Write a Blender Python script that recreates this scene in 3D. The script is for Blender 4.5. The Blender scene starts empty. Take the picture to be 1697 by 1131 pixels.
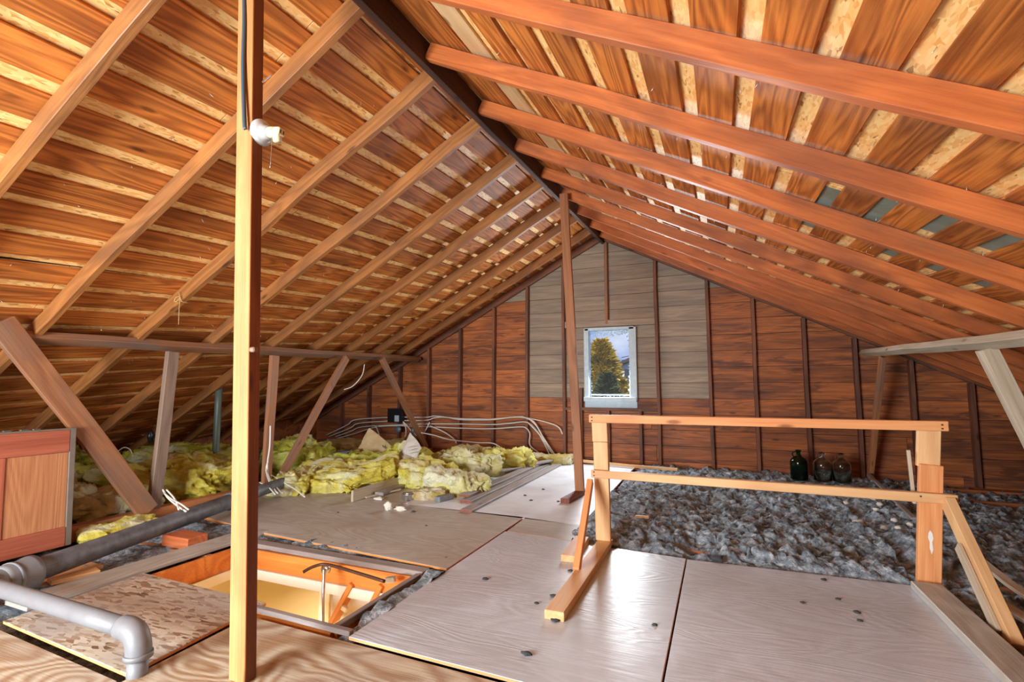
import bpy, bmesh, math, random
from mathutils import Vector, Matrix, noise, Euler
random.seed(7)
S = bpy.context.scene
COL = S.collection

# ---------------------------------------------------------------- camera
FPX, CX, CY = 831.0, 848.5, 565.5
H = 1.02
YAW, PITCH = math.radians(22.4338), math.radians(5.1913)
fw = Vector((-math.sin(YAW)*math.cos(PITCH), math.cos(YAW)*math.cos(PITCH), math.sin(PITCH)))
rt = Vector((math.cos(YAW), math.sin(YAW), 0)); up = rt.cross(fw); CAM = Vector((0, 0, H))
cd = bpy.data.cameras.new('camera'); cam = bpy.data.objects.new('camera', cd); COL.objects.link(cam)
cd.sensor_width = 36; cd.lens = 36*FPX/1697; cd.clip_start = .02; cd.clip_end = 200
M3 = Matrix((rt, up, -fw)).transposed()
cam.matrix_world = Matrix.Translation(CAM) @ M3.to_4x4()
S.camera = cam
# ---------------------------------------------------------------- view
vs = S.view_settings; vs.view_transform = 'Standard'; vs.look = 'None'; vs.gamma = 1; vs.exposure = 1.0; vs.use_curve_mapping = False
# ---------------------------------------------------------------- world (blue sky with thin cloud)
W = bpy.data.worlds.new('sky'); S.world = W; W.use_nodes = True
nt = W.node_tree; nt.nodes.clear(); L = nt.links.new
def wn(t, **k):
    n = nt.nodes.new(t)
    for a, b in k.items(): setattr(n, a, b)
    return n
tc = wn('ShaderNodeTexCoord'); mp = wn('ShaderNodeMapping'); mp.inputs['Scale'].default_value = (1, 1, 3.2)
nz = wn('ShaderNodeTexNoise'); nz.inputs['Scale'].default_value = 5; nz.inputs['Detail'].default_value = 6
cr = wn('ShaderNodeValToRGB'); cr.color_ramp.elements[0].position = .42; cr.color_ramp.elements[0].color = (.20, .34, .74, 1)
cr.color_ramp.elements[1].position = .68; cr.color_ramp.elements[1].color = (.80, .86, .98, 1)
bg = wn('ShaderNodeBackground'); bg.inputs['Strength'].default_value = 0.5; ow = wn('ShaderNodeOutputWorld')
L(tc.outputs['Generated'], mp.inputs['Vector']); L(mp.outputs[0], nz.inputs['Vector']); L(nz.outputs['Fac'], cr.inputs[0]); L(cr.outputs[0], bg.inputs[0]); L(bg.outputs[0], ow.inputs[0])
# ---------------------------------------------------------------- lights
def light(name, kind, loc, target, energy, color=(1, 1, 1), **k):
    l = bpy.data.lights.new(name, kind); l.energy = energy; l.color = color
    for a, b in k.items(): setattr(l, a, b)
    o = bpy.data.objects.new(name, l); COL.objects.link(o); o.location = loc
    o.rotation_euler = (Vector(target)-Vector(loc)).to_track_quat('-Z', 'Y').to_euler()
    return o
light('sun', 'SUN', (0, 0, 20), (-3.2, 10, 12.5), 2.0, (1, .93, .80), angle=.01)
light('rear_window_light', 'AREA', (-2.3, -1.6, .95), (-1.3, 5, 1.5), 185, (.86, .94, 1), shape='RECTANGLE', size=1.7, size_y=1.2)
light('gable_window_light', 'AREA', (-1.40, 6.86, 1.33), (-1.3, 0, .55), 36, (.86, .94, 1), shape='RECTANGLE', size=.6, size_y=.9)
light('room_below_light', 'AREA', (-2.9, 2.2, -.55), (-2.0, 2.4, -2.4), 22, (1, .86, .62), shape='RECTANGLE', size=.5, size_y=.5)

# ---------------------------------------------------------------- placement helpers (points of the photograph put on real planes)
def ray(px, py): return rt*((px-CX)/FPX) + up*(-(py-CY)/FPX) + fw
def F(px, py, z=0.0): d = ray(px, py); return CAM + d*((z-H)/d.z)
def G(px, py, Y): d = ray(px, py); return CAM + d*(Y/d.y)
def X(px, py, x): d = ray(px, py); return CAM + d*(x/d.x)
RX = -1.47                                     # ridge
def zr(Y): return 2.80 + .052*(Y-1.75)
def sL(Y): return .575 - .0105*(Y-1.75)
def sR(Y): return .53 - .004*(Y-2)
def zroof(x, Y, off=0):
    return zr(Y)+off+.02 - (sL(Y)*(RX-x) if x < RX else sR(Y)*(x-RX))

# ---------------------------------------------------------------- materials
MATS = {}
class NT:
    def __init__(s, name):
        s.m = bpy.data.materials.new(name); s.m.use_nodes = True; s.t = s.m.node_tree; s.t.nodes.clear()
        s.out = s.n('ShaderNodeOutputMaterial'); s.b = s.n('ShaderNodeBsdfPrincipled'); s.l(s.b.outputs[0], s.out.inputs[0])
        MATS[name] = s.m
    def n(s, t, **k):
        x = s.t.nodes.new(t)
        for a, b in k.items():
            if a in ('operation', 'blend_type', 'data_type', 'feature', 'distance', 'wave_type', 'bands_direction', 'noise_dimensions', 'interpolation_type', 'clamp', 'normalize'): setattr(x, a, b)
            else: x.inputs[a].default_value = b
        return x
    def l(s, a, b): s.t.links.new(a, b)
    def math(s, op, a, b=None):
        x = s.n('ShaderNodeMath', operation=op)
        for i, v in enumerate((a, b)):
            if v is None: continue
            if isinstance(v, (int, float)): x.inputs[i].default_value = v
            else: s.l(v, x.inputs[i])
        return x.outputs[0]
    def mix(s, f, a, b, mode='MIX'):
        x = s.n('ShaderNodeMix', data_type='RGBA', blend_type=mode)
        if isinstance(f, (int, float)): x.inputs[0].default_value = f
        else: s.l(f, x.inputs[0])
        for i, v in ((6, a), (7, b)):
            if isinstance(v, tuple): x.inputs[i].default_value = (*v[:3], 1)
            else: s.l(v, x.inputs[i])
        return x.outputs[2]
    def ramp(s, f, stops):
        x = s.n('ShaderNodeValToRGB'); e = x.color_ramp.elements
        while len(e) < len(stops): e.new(.5)
        for q, (p, c) in zip(e, stops):
            q.position = p; q.color = (c, c, c, 1) if isinstance(c, (int, float)) else (*c, 1)
        s.l(f, x.inputs[0]); return x.outputs[0]
    def coords(s, rnd=37.0):
        tc = s.n('ShaderNodeTexCoord'); oi = s.n('ShaderNodeObjectInfo')
        v = s.n('ShaderNodeVectorMath', operation='ADD'); s.l(tc.outputs['Object'], v.inputs[0])
        m = s.math('MULTIPLY', oi.outputs['Random'], rnd); s.l(m, v.inputs[1])
        s.rand = oi.outputs['Random']; return v.outputs[0]
    def scaled(s, v, sc):
        m = s.n('ShaderNodeMapping'); m.inputs['Scale'].default_value = sc; s.l(v, m.inputs[0]); return m.outputs[0]
    def noise(s, v, scale=1, detail=4, rough=.5, dist=0):
        x = s.n('ShaderNodeTexNoise', Scale=scale, Detail=detail, Roughness=rough, Distortion=dist); s.l(v, x.inputs['Vector']); return x.outputs['Fac']
    def bump(s, h, strength=.3, dist=.01):
        x = s.n('ShaderNodeBump', Strength=strength, Distance=dist); s.l(h, x.inputs['Height']); s.l(x.outputs[0], s.b.inputs['Normal'])
def srgb(r, g, b):
    f = lambda c: ((c/255+.055)/1.055)**2.4 if c > 10 else c/255/12.92
    return (f(r), f(g), f(b))

def wood(name, light_c, dark_c, rings=9, ringamt=.5, streak=.35, dirt=None, dirtamt=.5, rough=.55, var=.3, knots=True, spec=.35, gs=(.7, 5, 5), dirtsc=(1.2, 4, 4), stain=0):
    s = NT(name); v = s.coords()
    g = s.noise(s.scaled(v, gs), 1, 2, .4, .6)
    r = s.math('PINGPONG', s.math('MULTIPLY', g, rings), .5)
    r = s.math('MULTIPLY', r, 2)
    rr = s.ramp(r, [(.15, 0.0), (.85, 1.0)])
    st = s.noise(s.scaled(v, (2.5, 90, 90)), 1, 4, .6)
    st = s.ramp(st, [(.35, 0.0), (.65, 1.0)])
    f = s.math('ADD', s.math('MULTIPLY', rr, ringamt), s.math('MULTIPLY', st, streak))
    c = s.mix(f, light_c, dark_c)
    if knots:
        vo = s.n('ShaderNodeTexVoronoi', Scale=1.0); s.l(s.scaled(v, (2.2, 7, 7)), vo.inputs['Vector'])
        k = s.ramp(vo.outputs['Distance'], [(.05, 1.0), (.12, 0.0)])
        c = s.mix(s.math('MULTIPLY', k, .75), c, tuple(x*.35 for x in dark_c))
    if dirt:
        d = s.noise(s.scaled(v, dirtsc), 1.3, 5, .6, .4)
        d = s.ramp(d, [(.42, 0.0), (.66, 1.0)])
        c = s.mix(s.math('MULTIPLY', d, dirtamt), c, dirt)
    if stain:
        d = s.noise(s.scaled(v, (1.1, 8, 8)), 1.0, 4, .6, 1.0)
        c = s.mix(s.math('MULTIPLY', s.ramp(d, [(.56, 0.0), (.62, 1.0)]), stain), c, srgb(58, 40, 38))
    hv = s.n('ShaderNodeHueSaturation'); s.l(c, hv.inputs['Color'])
    s.l(s.math('ADD', s.math('MULTIPLY', s.rand, var), 1-var/2), hv.inputs['Value'])
    s.l(hv.outputs[0], s.b.inputs['Base Color'])
    s.b.inputs['Roughness'].default_value = rough; s.b.inputs['Specular IOR Level'].default_value = spec
    s.bump(s.math('ADD', st, rr), .25, .002)
    return s.m
def plain(name, c, rough=.5, metal=0, noisy=.0, sc=8, c2=None, bump=0, spec=.5):
    s = NT(name)
    if noisy or bump:
        v = s.coords(); n = s.noise(v, sc, 5, .6)
        c2 = c2 or tuple(x*.4 for x in c)
        s.l(s.mix(s.math('MULTIPLY', s.ramp(n, [(.35, 0.0), (.7, 1.0)]), noisy), c, c2), s.b.inputs['Base Color'])
        if bump: s.bump(n, bump, .01)
    else: s.b.inputs['Base Color'].default_value = (*c, 1)
    s.b.inputs['Roughness'].default_value = rough; s.b.inputs['Metallic'].default_value = metal; s.b.inputs['Specular IOR Level'].default_value = spec
    return s.m

wood('deck_board', srgb(222, 136, 62), srgb(132, 66, 28), rings=9, ringamt=.55, streak=.3, gs=(.7, 8, 8), dirt=srgb(104, 60, 40), dirtamt=.35, var=.34, rough=.55, spec=.22)
wood('deck_board_pale', srgb(226, 190, 140), srgb(170, 120, 70), rings=5, ringamt=.3, streak=.2, var=.05)
wood('rafter_wood', srgb(180, 118, 62), srgb(112, 66, 36), rings=7, ringamt=.35, streak=.3, dirt=srgb(100, 70, 50), dirtamt=.55, var=.16, rough=.5)
wood('rafter_wood_red', srgb(208, 120, 64), srgb(150, 72, 36), rings=7, ringamt=.35, streak=.3, dirt=srgb(112, 70, 52), dirtamt=.6, var=.14, rough=.45)
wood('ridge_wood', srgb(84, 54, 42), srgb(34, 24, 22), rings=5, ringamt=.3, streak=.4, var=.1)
wood('dark_stud', srgb(150, 96, 68), srgb(84, 50, 36), rings=5, ringamt=.3, streak=.4, dirt=srgb(70, 60, 58), dirtamt=.6, var=.25)
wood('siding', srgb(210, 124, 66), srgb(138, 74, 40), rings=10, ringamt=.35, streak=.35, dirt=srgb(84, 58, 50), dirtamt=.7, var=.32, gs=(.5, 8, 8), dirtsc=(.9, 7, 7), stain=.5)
wood('siding_glow_grey', srgb(186, 164, 138), srgb(140, 118, 98), rings=10, ringamt=.3, streak=.35, dirt=srgb(122, 112, 104), dirtamt=.6, var=.2, gs=(.5, 8, 8), dirtsc=(.9, 7, 7), knots=False)  # greyed siding: hazy glow of the gable window painted into the board colour
wood('strut_wood', srgb(180, 120, 78), srgb(112, 66, 42), rings=5, ringamt=.35, streak=.3, dirt=srgb(128, 108, 94), dirtamt=.6, var=.12)
wood('dusty_strut', srgb(150, 124, 104), srgb(98, 70, 54), rings=5, ringamt=.3, streak=.3, dirt=srgb(120, 112, 104), dirtamt=.5, var=.12)
wood('purlin_wood', srgb(168, 118, 84), srgb(110, 70, 48), rings=5, ringamt=.3, streak=.3, dirt=srgb(120, 112, 106), dirtamt=.7, var=.1)
wood('post_wood', srgb(208, 156, 98), srgb(164, 98, 52), rings=4, ringamt=.4, streak=.3, dirt=srgb(176, 106, 62), dirtamt=.6, var=.04, knots=True, dirtsc=(1.6, 3, 3))
wood('post_red', srgb(176, 116, 72), srgb(122, 72, 42), rings=4, ringamt=.4, streak=.3, var=.04)
wood('new_pine', srgb(240, 196, 140), srgb(206, 142, 84), rings=6, ringamt=.35, streak=.2, var=.12, dirt=srgb(200, 150, 108), dirtamt=.35)
wood('rail_orange', srgb(240, 170, 110), srgb(206, 118, 64), rings=6, ringamt=.3, streak=.3, var=.05)
wood('weathered', srgb(214, 200, 176), srgb(166, 142, 112), rings=6, ringamt=.35, streak=.4, dirt=srgb(178, 160, 130), dirtamt=.5, var=.1)
wood('dusty_plank', srgb(168, 160, 156), srgb(128, 116, 110), rings=6, ringamt=.25, streak=.35, dirt=srgb(108, 92, 82), dirtamt=.5, var=.1)
wood('red_end', srgb(150, 84, 62), srgb(104, 56, 42), rings=6, ringamt=.3, streak=.3)
wood('joist_wood', srgb(190, 120, 70), srgb(140, 78, 42), rings=5, ringamt=.3, streak=.3, dirt=srgb(110, 90, 80), dirtamt=.6)
wood('hatch_trim', srgb(232, 146, 66), srgb(186, 92, 34), rings=5, ringamt=.4, streak=.3, var=.1)
wood('door_veneer', srgb(186, 104, 76), srgb(146, 72, 52), rings=5, ringamt=.3, streak=.5, var=.0, knots=False)
wood('door_panel_wood', srgb(200, 138, 92), srgb(168, 98, 62), rings=22, ringamt=.3, streak=.4, var=.0, knots=False, gs=(.25, 3, 3))
wood('block_wood', srgb(210, 120, 72), srgb(160, 76, 40), rings=12, ringamt=.4, streak=.3)
wood('ply_grey', srgb(214, 223, 234), srgb(188, 195, 203), rings=16, ringamt=.35, streak=.15, dirt=srgb(176, 176, 174), dirtamt=.6, var=.05, rough=.34, knots=False, gs=(1.2, 3.5, 3.5), dirtsc=(.9, .9, .9), spec=.5)
wood('ply_white', srgb(236, 242, 248), srgb(220, 224, 228), rings=12, ringamt=.3, streak=.12, dirt=srgb(176, 166, 158), dirtamt=.4, var=.02, rough=.4, knots=False, gs=(1.2, 3.5, 3.5), dirtsc=(1.4, 1.4, 1.4))
wood('ply_tan', srgb(194, 190, 180), srgb(158, 150, 136), rings=14, ringamt=.4, streak=.2, dirt=srgb(160, 140, 122), dirtamt=.5, var=.04, rough=.45, knots=False, gs=(1.0, 4, 4), dirtsc=(1.2, 1.2, 1.2))
wood('ply_fir', srgb(206, 194, 168), srgb(156, 120, 84), rings=20, ringamt=.8, streak=.15, dirt=srgb(170, 158, 148), dirtamt=.5, var=.04, rough=.45, knots=False, gs=(1.1, 2.6, 2.6), dirtsc=(1.6, 1.6, 1.6))

def osb(name, a, b, c, sc=1.0, dustc=None, dust=0.0):
    s = NT(name); v = s.coords()
    cols = []
    for i, (rz, scl) in enumerate(((.5, (16, 60, 30)), (2.0, (18, 55, 30)), (1.2, (12, 40, 30)))):
        m = s.n('ShaderNodeMapping'); m.inputs['Rotation'].default_value = (0, 0, rz); m.inputs['Scale'].default_value = tuple(q*sc for q in scl); s.l(v, m.inputs[0])
        vo = s.n('ShaderNodeTexVoronoi', Scale=1.0); s.l(m.outputs[0], vo.inputs['Vector'])
        sp = s.n('ShaderNodeSeparateColor'); s.l(vo.outputs['Color'], sp.inputs[0]); cols.append(sp)
    m1 = s.ramp(cols[2].outputs[1], [(.48, 0.0), (.52, 1.0)])
    f = s.mix(m1, cols[0].outputs[0], cols[1].outputs[0])
    k = s.ramp(f, [(0.0, a), (.55, b), (.93, c), (1.0, tuple(x*.5 for x in c))])
    if dust:
        d = s.ramp(s.noise(v, 2.2, 5, .6), [(.4, 0.0), (.62, 1.0)])
        k = s.mix(s.math('MULTIPLY', d, dust), k, dustc)
    s.l(k, s.b.inputs['Base Color']); s.b.inputs['Roughness'].default_value = .5
    s.bump(f, .2, .002)
osb('osb', srgb(255, 218, 148), srgb(252, 200, 124), srgb(236, 172, 96), 1.5)
osb('osb_floor', srgb(212, 202, 182), srgb(196, 180, 156), srgb(150, 116, 86), 1.1, srgb(170, 162, 156), .6)
plain('black_fluff', srgb(70, 70, 72), .95, noisy=.5)
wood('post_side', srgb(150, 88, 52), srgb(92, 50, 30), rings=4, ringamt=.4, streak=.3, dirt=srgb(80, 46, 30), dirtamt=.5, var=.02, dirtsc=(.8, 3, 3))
plain('felt', srgb(128, 136, 120), .8, noisy=.5, sc=6)
plain('nail', srgb(215, 210, 200), .35, .6)
plain('dark_void', srgb(52, 46, 44), .9)
plain('drywall', srgb(120, 112, 104), .9, noisy=.4)
plain('cream_wall', srgb(246, 226, 184), .7)
plain('white_paint', srgb(244, 238, 226), .5)
plain('window_paint', srgb(214, 232, 240), .5, noisy=.3, sc=20, c2=srgb(150, 176, 196))
plain('white_cable', srgb(236, 232, 222), .45)
plain('black_cable', srgb(66, 80, 92), .4)
plain('porcelain', srgb(196, 196, 194), .25)
plain('ivory_plastic', srgb(228, 214, 170), .35)
plain('chain', srgb(150, 140, 120), .4, .7)
plain('twine', srgb(190, 166, 110), .8)
plain('cast_iron', srgb(122, 124, 128), .55, .15, noisy=.7, sc=14, c2=srgb(66, 68, 72), bump=.3)
plain('grey_pipe', srgb(132, 134, 136), .5, .1, noisy=.5, sc=12, c2=srgb(112, 112, 114), bump=.15)
plain('vent_metal', srgb(110, 124, 116), .5, .3)
plain('blue_pipe', srgb(120, 142, 160), .4, .3, noisy=.3)
plain('steel', srgb(210, 210, 208), .28, .9, noisy=.3, sc=20, c2=srgb(130, 130, 130))
plain('rust', srgb(92, 58, 44), .5, .4, noisy=.5, sc=60)
plain('brick_grey', srgb(136, 138, 140), .85, noisy=.5, sc=30, bump=.4)
plain('plaster', srgb(232, 224, 208), .8, noisy=.3, sc=20, bump=.4)
plain('kraft', srgb(206, 178, 132), .7, noisy=.35, sc=7, c2=srgb(160, 128, 84), bump=.2)
plain('grey_carton', srgb(206, 200, 188), .7, noisy=.3, sc=7, c2=srgb(170, 160, 140), bump=.2)
plain('ink', srgb(60, 60, 66), .7)
plain('black_box', srgb(26, 30, 34), .4)
plain('sticker', srgb(196, 214, 224), .5)
plain('frost', srgb(220, 232, 240), .5)
plain('hinge', srgb(120, 112, 104), .5, .5)
plain('door_edge', srgb(126, 112, 98), .6, noisy=.4)
plain('roof_tile_far', srgb(70, 62, 60), .8)
plain('house_wall', srgb(222, 224, 240), .8)
plain('dark_glass', srgb(60, 66, 80), .15)
plain('lawn', srgb(70, 92, 46), .9, noisy=.5)
plain('bark', srgb(92, 72, 52), .9)
plain('paint_splat', srgb(240, 238, 232), .6)
# loose fill
s = NT('cellulose'); v = s.coords(0)
n = s.noise(v, 22, 6, .65); n2 = s.noise(v, 2.0, 3, .5)
c = s.ramp(n, [(.36, srgb(104, 112, 118)), (.5, srgb(158, 170, 178)), (.66, srgb(226, 236, 242))])
c = s.mix(s.math('MULTIPLY', s.ramp(n2, [(.45, 0.0), (.65, 1.0)]), .3), c, srgb(120, 126, 130))
s.l(c, s.b.inputs['Base Color']); s.b.inputs['Roughness'].default_value = .95; s.b.inputs['Specular IOR Level'].default_value = .1
s.bump(s.noise(v, 60, 5, .7), 1.0, .02)
# glass wool
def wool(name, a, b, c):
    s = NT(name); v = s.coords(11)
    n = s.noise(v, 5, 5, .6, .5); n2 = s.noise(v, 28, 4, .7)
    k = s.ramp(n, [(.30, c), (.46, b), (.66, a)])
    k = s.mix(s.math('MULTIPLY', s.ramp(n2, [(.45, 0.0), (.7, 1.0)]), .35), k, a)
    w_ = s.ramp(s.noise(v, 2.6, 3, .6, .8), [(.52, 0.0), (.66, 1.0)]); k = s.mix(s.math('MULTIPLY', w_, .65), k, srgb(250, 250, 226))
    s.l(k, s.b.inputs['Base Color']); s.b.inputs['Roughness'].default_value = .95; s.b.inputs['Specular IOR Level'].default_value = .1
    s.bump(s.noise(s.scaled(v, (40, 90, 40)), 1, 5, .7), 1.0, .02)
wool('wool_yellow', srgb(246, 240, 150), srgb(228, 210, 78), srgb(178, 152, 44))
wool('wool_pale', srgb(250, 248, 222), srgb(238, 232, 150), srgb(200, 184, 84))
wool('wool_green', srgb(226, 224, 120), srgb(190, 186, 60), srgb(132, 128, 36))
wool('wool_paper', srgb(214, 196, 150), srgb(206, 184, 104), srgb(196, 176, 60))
# glass materials
def glass(name, col, rough=.02, thin=False):
    s = NT(name); s.b.inputs['Base Color'].default_value = (*col, 1); s.b.inputs['Roughness'].default_value = rough
    s.b.inputs['Transmission Weight'].default_value = 1; s.b.inputs['IOR'].default_value = 1.45
glass('jug_green', srgb(60, 130, 92), .05); glass('jug_clear', srgb(215, 225, 222), .06)
s = NT('window_glass'); tr = s.n('ShaderNodeBsdfTransparent'); gl = s.n('ShaderNodeBsdfGlossy', Roughness=.5); mx = s.n('ShaderNodeMixShader'); mx.inputs[0].default_value = .012
s.l(tr.outputs[0], mx.inputs[1]); s.l(gl.outputs[0], mx.inputs[2]); s.l(mx.outputs[0], s.out.inputs[0])
# foliage
def leaf(name, a, b):
    s = NT(name); v = s.coords(0); n = s.noise(v, 1.5, 3, .6)
    s.l(s.ramp(n, [(.35, a), (.65, b)]), s.b.inputs['Base Color']); s.b.inputs['Roughness'].default_value = .7
leaf('leaf_gold', srgb(160, 140, 50), srgb(214, 190, 84)); leaf('leaf_dark', srgb(60, 82, 52), srgb(110, 120, 70))

# ---------------------------------------------------------------- object helpers
WM = {}
def link(name, me, mats, parent=None, mw=None):
    o = bpy.data.objects.new(name, me); COL.objects.link(o)
    if isinstance(mats, str): mats = [mats]
    if not me.materials:
        for m in mats: me.materials.append(MATS[m])
    if mw is not None: o.matrix_basis = mw
    WM[o.name] = mw.copy() if mw is not None else Matrix.Identity(4)
    if parent is not None:
        o.parent = parent; o.matrix_parent_inverse = WM[parent.name].inverted()
    return o
def tag(o, label, cat, group=None):
    o['label'] = label; o['category'] = cat
    if group: o['group'] = group
    return o
def thing(name, label, cat, loc=(0, 0, 0), group=None, structure=False):
    o = bpy.data.objects.new(name, None); COL.objects.link(o); o.location = loc; o.empty_display_size = .05
    WM[o.name] = Matrix.Translation(Vector(loc))
    if structure: o['kind'] = 'structure'
    else: tag(o, label, cat, group)
    return o
def bm_mesh(name, bm, smooth=False):
    me = bpy.data.meshes.new(name); bm.to_mesh(me); bm.free()
    if smooth:
        for p in me.polygons: p.use_smooth = True
    return me
def add_box(bm, size, mat=Matrix.Identity(4), bev=.0, mi=0):
    b2 = bmesh.new(); bmesh.ops.create_cube(b2, size=1)
    for v in b2.verts: v.co = Vector((v.co.x*size[0], v.co.y*size[1], v.co.z*size[2]))
    if bev: bmesh.ops.bevel(b2, geom=list(b2.edges), offset=bev, segments=1, affect='EDGES')
    for f in b2.faces: f.material_index = mi
    b2.transform(mat); t = bpy.data.meshes.new('t'); b2.to_mesh(t); b2.free(); bm.from_mesh(t); bpy.data.meshes.remove(t)
CACHE = {}
def boxmesh(size, bev=.003):
    k = tuple(round(x, 4) for x in size)+(bev,)
    bm = bmesh.new(); add_box(bm, size, bev=bev); return bm_mesh('box', bm)
def frame_mat(p0, p1, upv=Vector((0, 0, 1))):
    p0 = Vector(p0); p1 = Vector(p1); x = (p1-p0).normalized(); y = Vector(upv).cross(x)
    if y.length < 1e-4: y = Vector((0, 1, 0))
    y.normalize(); z = x.cross(y)
    m = Matrix((x, y, z)).transposed().to_4x4(); m.translation = (p0+p1)/2
    return m, (p1-p0).length
def beam(name, p0, p1, w, h, mat, parent=None, upv=(0, 0, 1), bev=.003, warp=0):
    """timber from p0 to p1 (centre line), w across, h along upv; local X is the grain"""
    m, l = frame_mat(p0, p1, Vector(upv))
    bm = bmesh.new(); add_box(bm, (l, w, h), bev=bev)
    if warp:
        n = max(2, int(l/.25)); 
        for k in range(1, n):
            bmesh.ops.bisect_plane(bm, geom=bm.verts[:]+bm.edges[:]+bm.faces[:], plane_co=(-l/2+l*k/n, 0, 0), plane_no=(1, 0, 0))
        sd = random.random()*50
        for v in bm.verts:
            q = v.co.x/l*2
            v.co.y += warp*noise.noise(Vector((v.co.x*1.3+sd, 0, 0))); v.co.z += warp*noise.noise(Vector((v.co.x*1.3+sd, 9, 0)))
    return link(name, bm_mesh(name, bm), mat, parent, m)
def slab(name, pts, z0, z1, mat, parent=None, edge=None):
    """flat sheet from a floor polygon, grain along +X of its first edge"""
    c = sum((Vector((p[0], p[1], 0)) for p in pts), Vector())/len(pts)
    bm = bmesh.new(); zc = (z0+z1)/2
    bot = [bm.verts.new((p[0]-c.x, p[1]-c.y, z0-zc)) for p in pts]; top = [bm.verts.new((p[0]-c.x, p[1]-c.y, z1-zc)) for p in pts]
    bm.faces.new(top); bm.faces.new(bot[::-1]); n = len(pts)
    for i in range(n):
        f = bm.faces.new((bot[i], bot[(i+1) % n], top[(i+1) % n], top[i]))
        if edge: f.material_index = 1
    bmesh.ops.recalc_face_normals(bm, faces=bm.faces)
    bmesh.ops.bevel(bm, geom=[e for e in bm.edges], offset=.002, segments=1, affect='EDGES')
    return link(name, bm_mesh(name, bm), [mat, edge] if edge else mat, parent, Matrix.Translation((c.x, c.y, zc)))
def tube_bm(bm, pts, r, seg=8, caps=True, mi=0):
    pts = [Vector(p) for p in pts]; rings = []; n = len(pts)
    rs = r if isinstance(r, (list, tuple)) else [r]*n
    prev = None
    for i, p in enumerate(pts):
        t = (pts[min(i+1, n-1)]-pts[max(i-1, 0)]).normalized()
        a = Vector((0, 0, 1)) if abs(t.z) < .9 else Vector((1, 0, 0))
        if prev is not None: a = prev
        u = (a - t*a.dot(t)); u = u.normalized() if u.length > 1e-6 else t.orthogonal().normalized()
        prev = u; w = t.cross(u)
        rings.append([bm.verts.new(p+(u*math.cos(2*math.pi*k/seg)+w*math.sin(2*math.pi*k/seg))*rs[i]) for k in range(seg)])
    for i in range(n-1):
        for k in range(seg):
            f = bm.faces.new((rings[i][k], rings[i][(k+1) % seg], rings[i+1][(k+1) % seg], rings[i+1][k])); f.smooth = True; f.material_index = mi
    if caps: bm.faces.new(rings[0][::-1]); bm.faces.new(rings[-1])
def spline(pts, n=8):
    pts = [Vector(p) for p in pts]; out = []
    P = [pts[0]]+pts+[pts[-1]]
    for i in range(1, len(P)-2):
        for k in range(n):
            t = k/n; a, b, c, d = P[i-1], P[i], P[i+1], P[i+2]
            out.append(.5*((2*b)+(-a+c)*t+(2*a-5*b+4*c-d)*t*t+(-a+3*b-3*c+d)*t**3))
    return out+[pts[-1]]
def tube(name, pts, r, mat, parent=None, seg=8, n=8, sm=True):
    bm = bmesh.new(); P = spline(pts, n) if sm else [Vector(p) for p in pts]
    c = P[0].copy(); tube_bm(bm, [p-c for p in P], r, seg)
    return link(name, bm_mesh(name, bm), mat, parent, Matrix.Translation(c))
def lathe(name, prof, mat, parent=None, mw=None, seg=24, cap=False):
    bm = bmesh.new(); rings = []
    for r, z in prof: rings.append([bm.verts.new((r*math.cos(2*math.pi*k/seg), r*math.sin(2*math.pi*k/seg), z)) for k in range(seg)] if r > 1e-5 else [bm.verts.new((0, 0, z))])
    for a, b in zip(rings, rings[1:]):
        for k in range(seg):
            q = []
            for v in (a[k % len(a)], a[(k+1) % len(a)], b[(k+1) % len(b)], b[k % len(b)]):
                if v not in q: q.append(v)
            if len(q) > 2: bm.faces.new(q).smooth = True
    bmesh.ops.recalc_face_normals(bm, faces=bm.faces)
    return link(name, bm_mesh(name, bm), mat, parent, mw)

# ================================================================ SETTING
YB, YF, YG = -1.75, 6.86, 6.95                 # rear wall, gable stud face, gable siding face
# ---- roof: boards, sheathing, rafters as parts of the two ceilings
def roof_piece(name, x0, x1, off0, off1, mat, parent, ya=YB, yb=YG+.05, bev=.002, shift=0):
    """board lying on the slope between x0 and x1, running along the ridge; ends follow the roof"""
    cx = (x0+x1)/2; pa = Vector((cx, ya, zroof(cx, ya, (off0+off1)/2))); pb = Vector((cx, yb, zroof(cx, yb, (off0+off1)/2)))
    sl = sL(3) if cx < RX else -sR(3)
    nrm = Vector((-sl, 0, 1)).normalized()
    w = abs(x1-x0)*math.sqrt(1+sl*sl)
    return beam(name, pa, pb, w, (off1-off0)/math.sqrt(1+sl*sl), mat, parent, upv=nrm, bev=bev)
ceil_l = thing('ceiling', '', '', (-4, 3, 0), structure=True)
ceil_r = thing('ceiling', '', '', (1.4, 3, 0), structure=True)
T0, T1, T2 = .118, .136, .152
xs = [(-1.60, -1.49), (-1.755, -1.615)]; b = -1.805
while b > -6.6: xs.append((b-.141, b)); b -= .1975
for i, (a, c) in enumerate(xs):
    # long boards are butted over a rafter
    cuts = [YB, random.choice([1.79, 2.44, 3.09, 3.77, 4.44]) , YG+.05]
    for ya, yb in zip(cuts, cuts[1:]):
        roof_piece('board', a, c, T0+random.uniform(-.003, .003), T1, 'deck_board', ceil_l, ya+.002, yb-.002)
xs = [(-1.44, -1.185), (-1.172, -1.045), (-.990, -.868), (-.832, -.702)]; b = -.645
while b < 4.3: xs.append((b, b+.136)); b += .2
for i, (a, c) in enumerate(xs):
    cuts = [YB, random.choice([1.62, 2.26, 2.9, 3.55, 4.2]), YG+.05] if i > 1 else [YB, YG+.05]
    for ya, yb in zip(cuts, cuts[1:]):
        roof_piece('board', a, c, T0+random.uniform(-.003, .003), T1, 'deck_board_pale' if i == 1 else 'deck_board', ceil_r, ya+.002, yb-.002)
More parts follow.
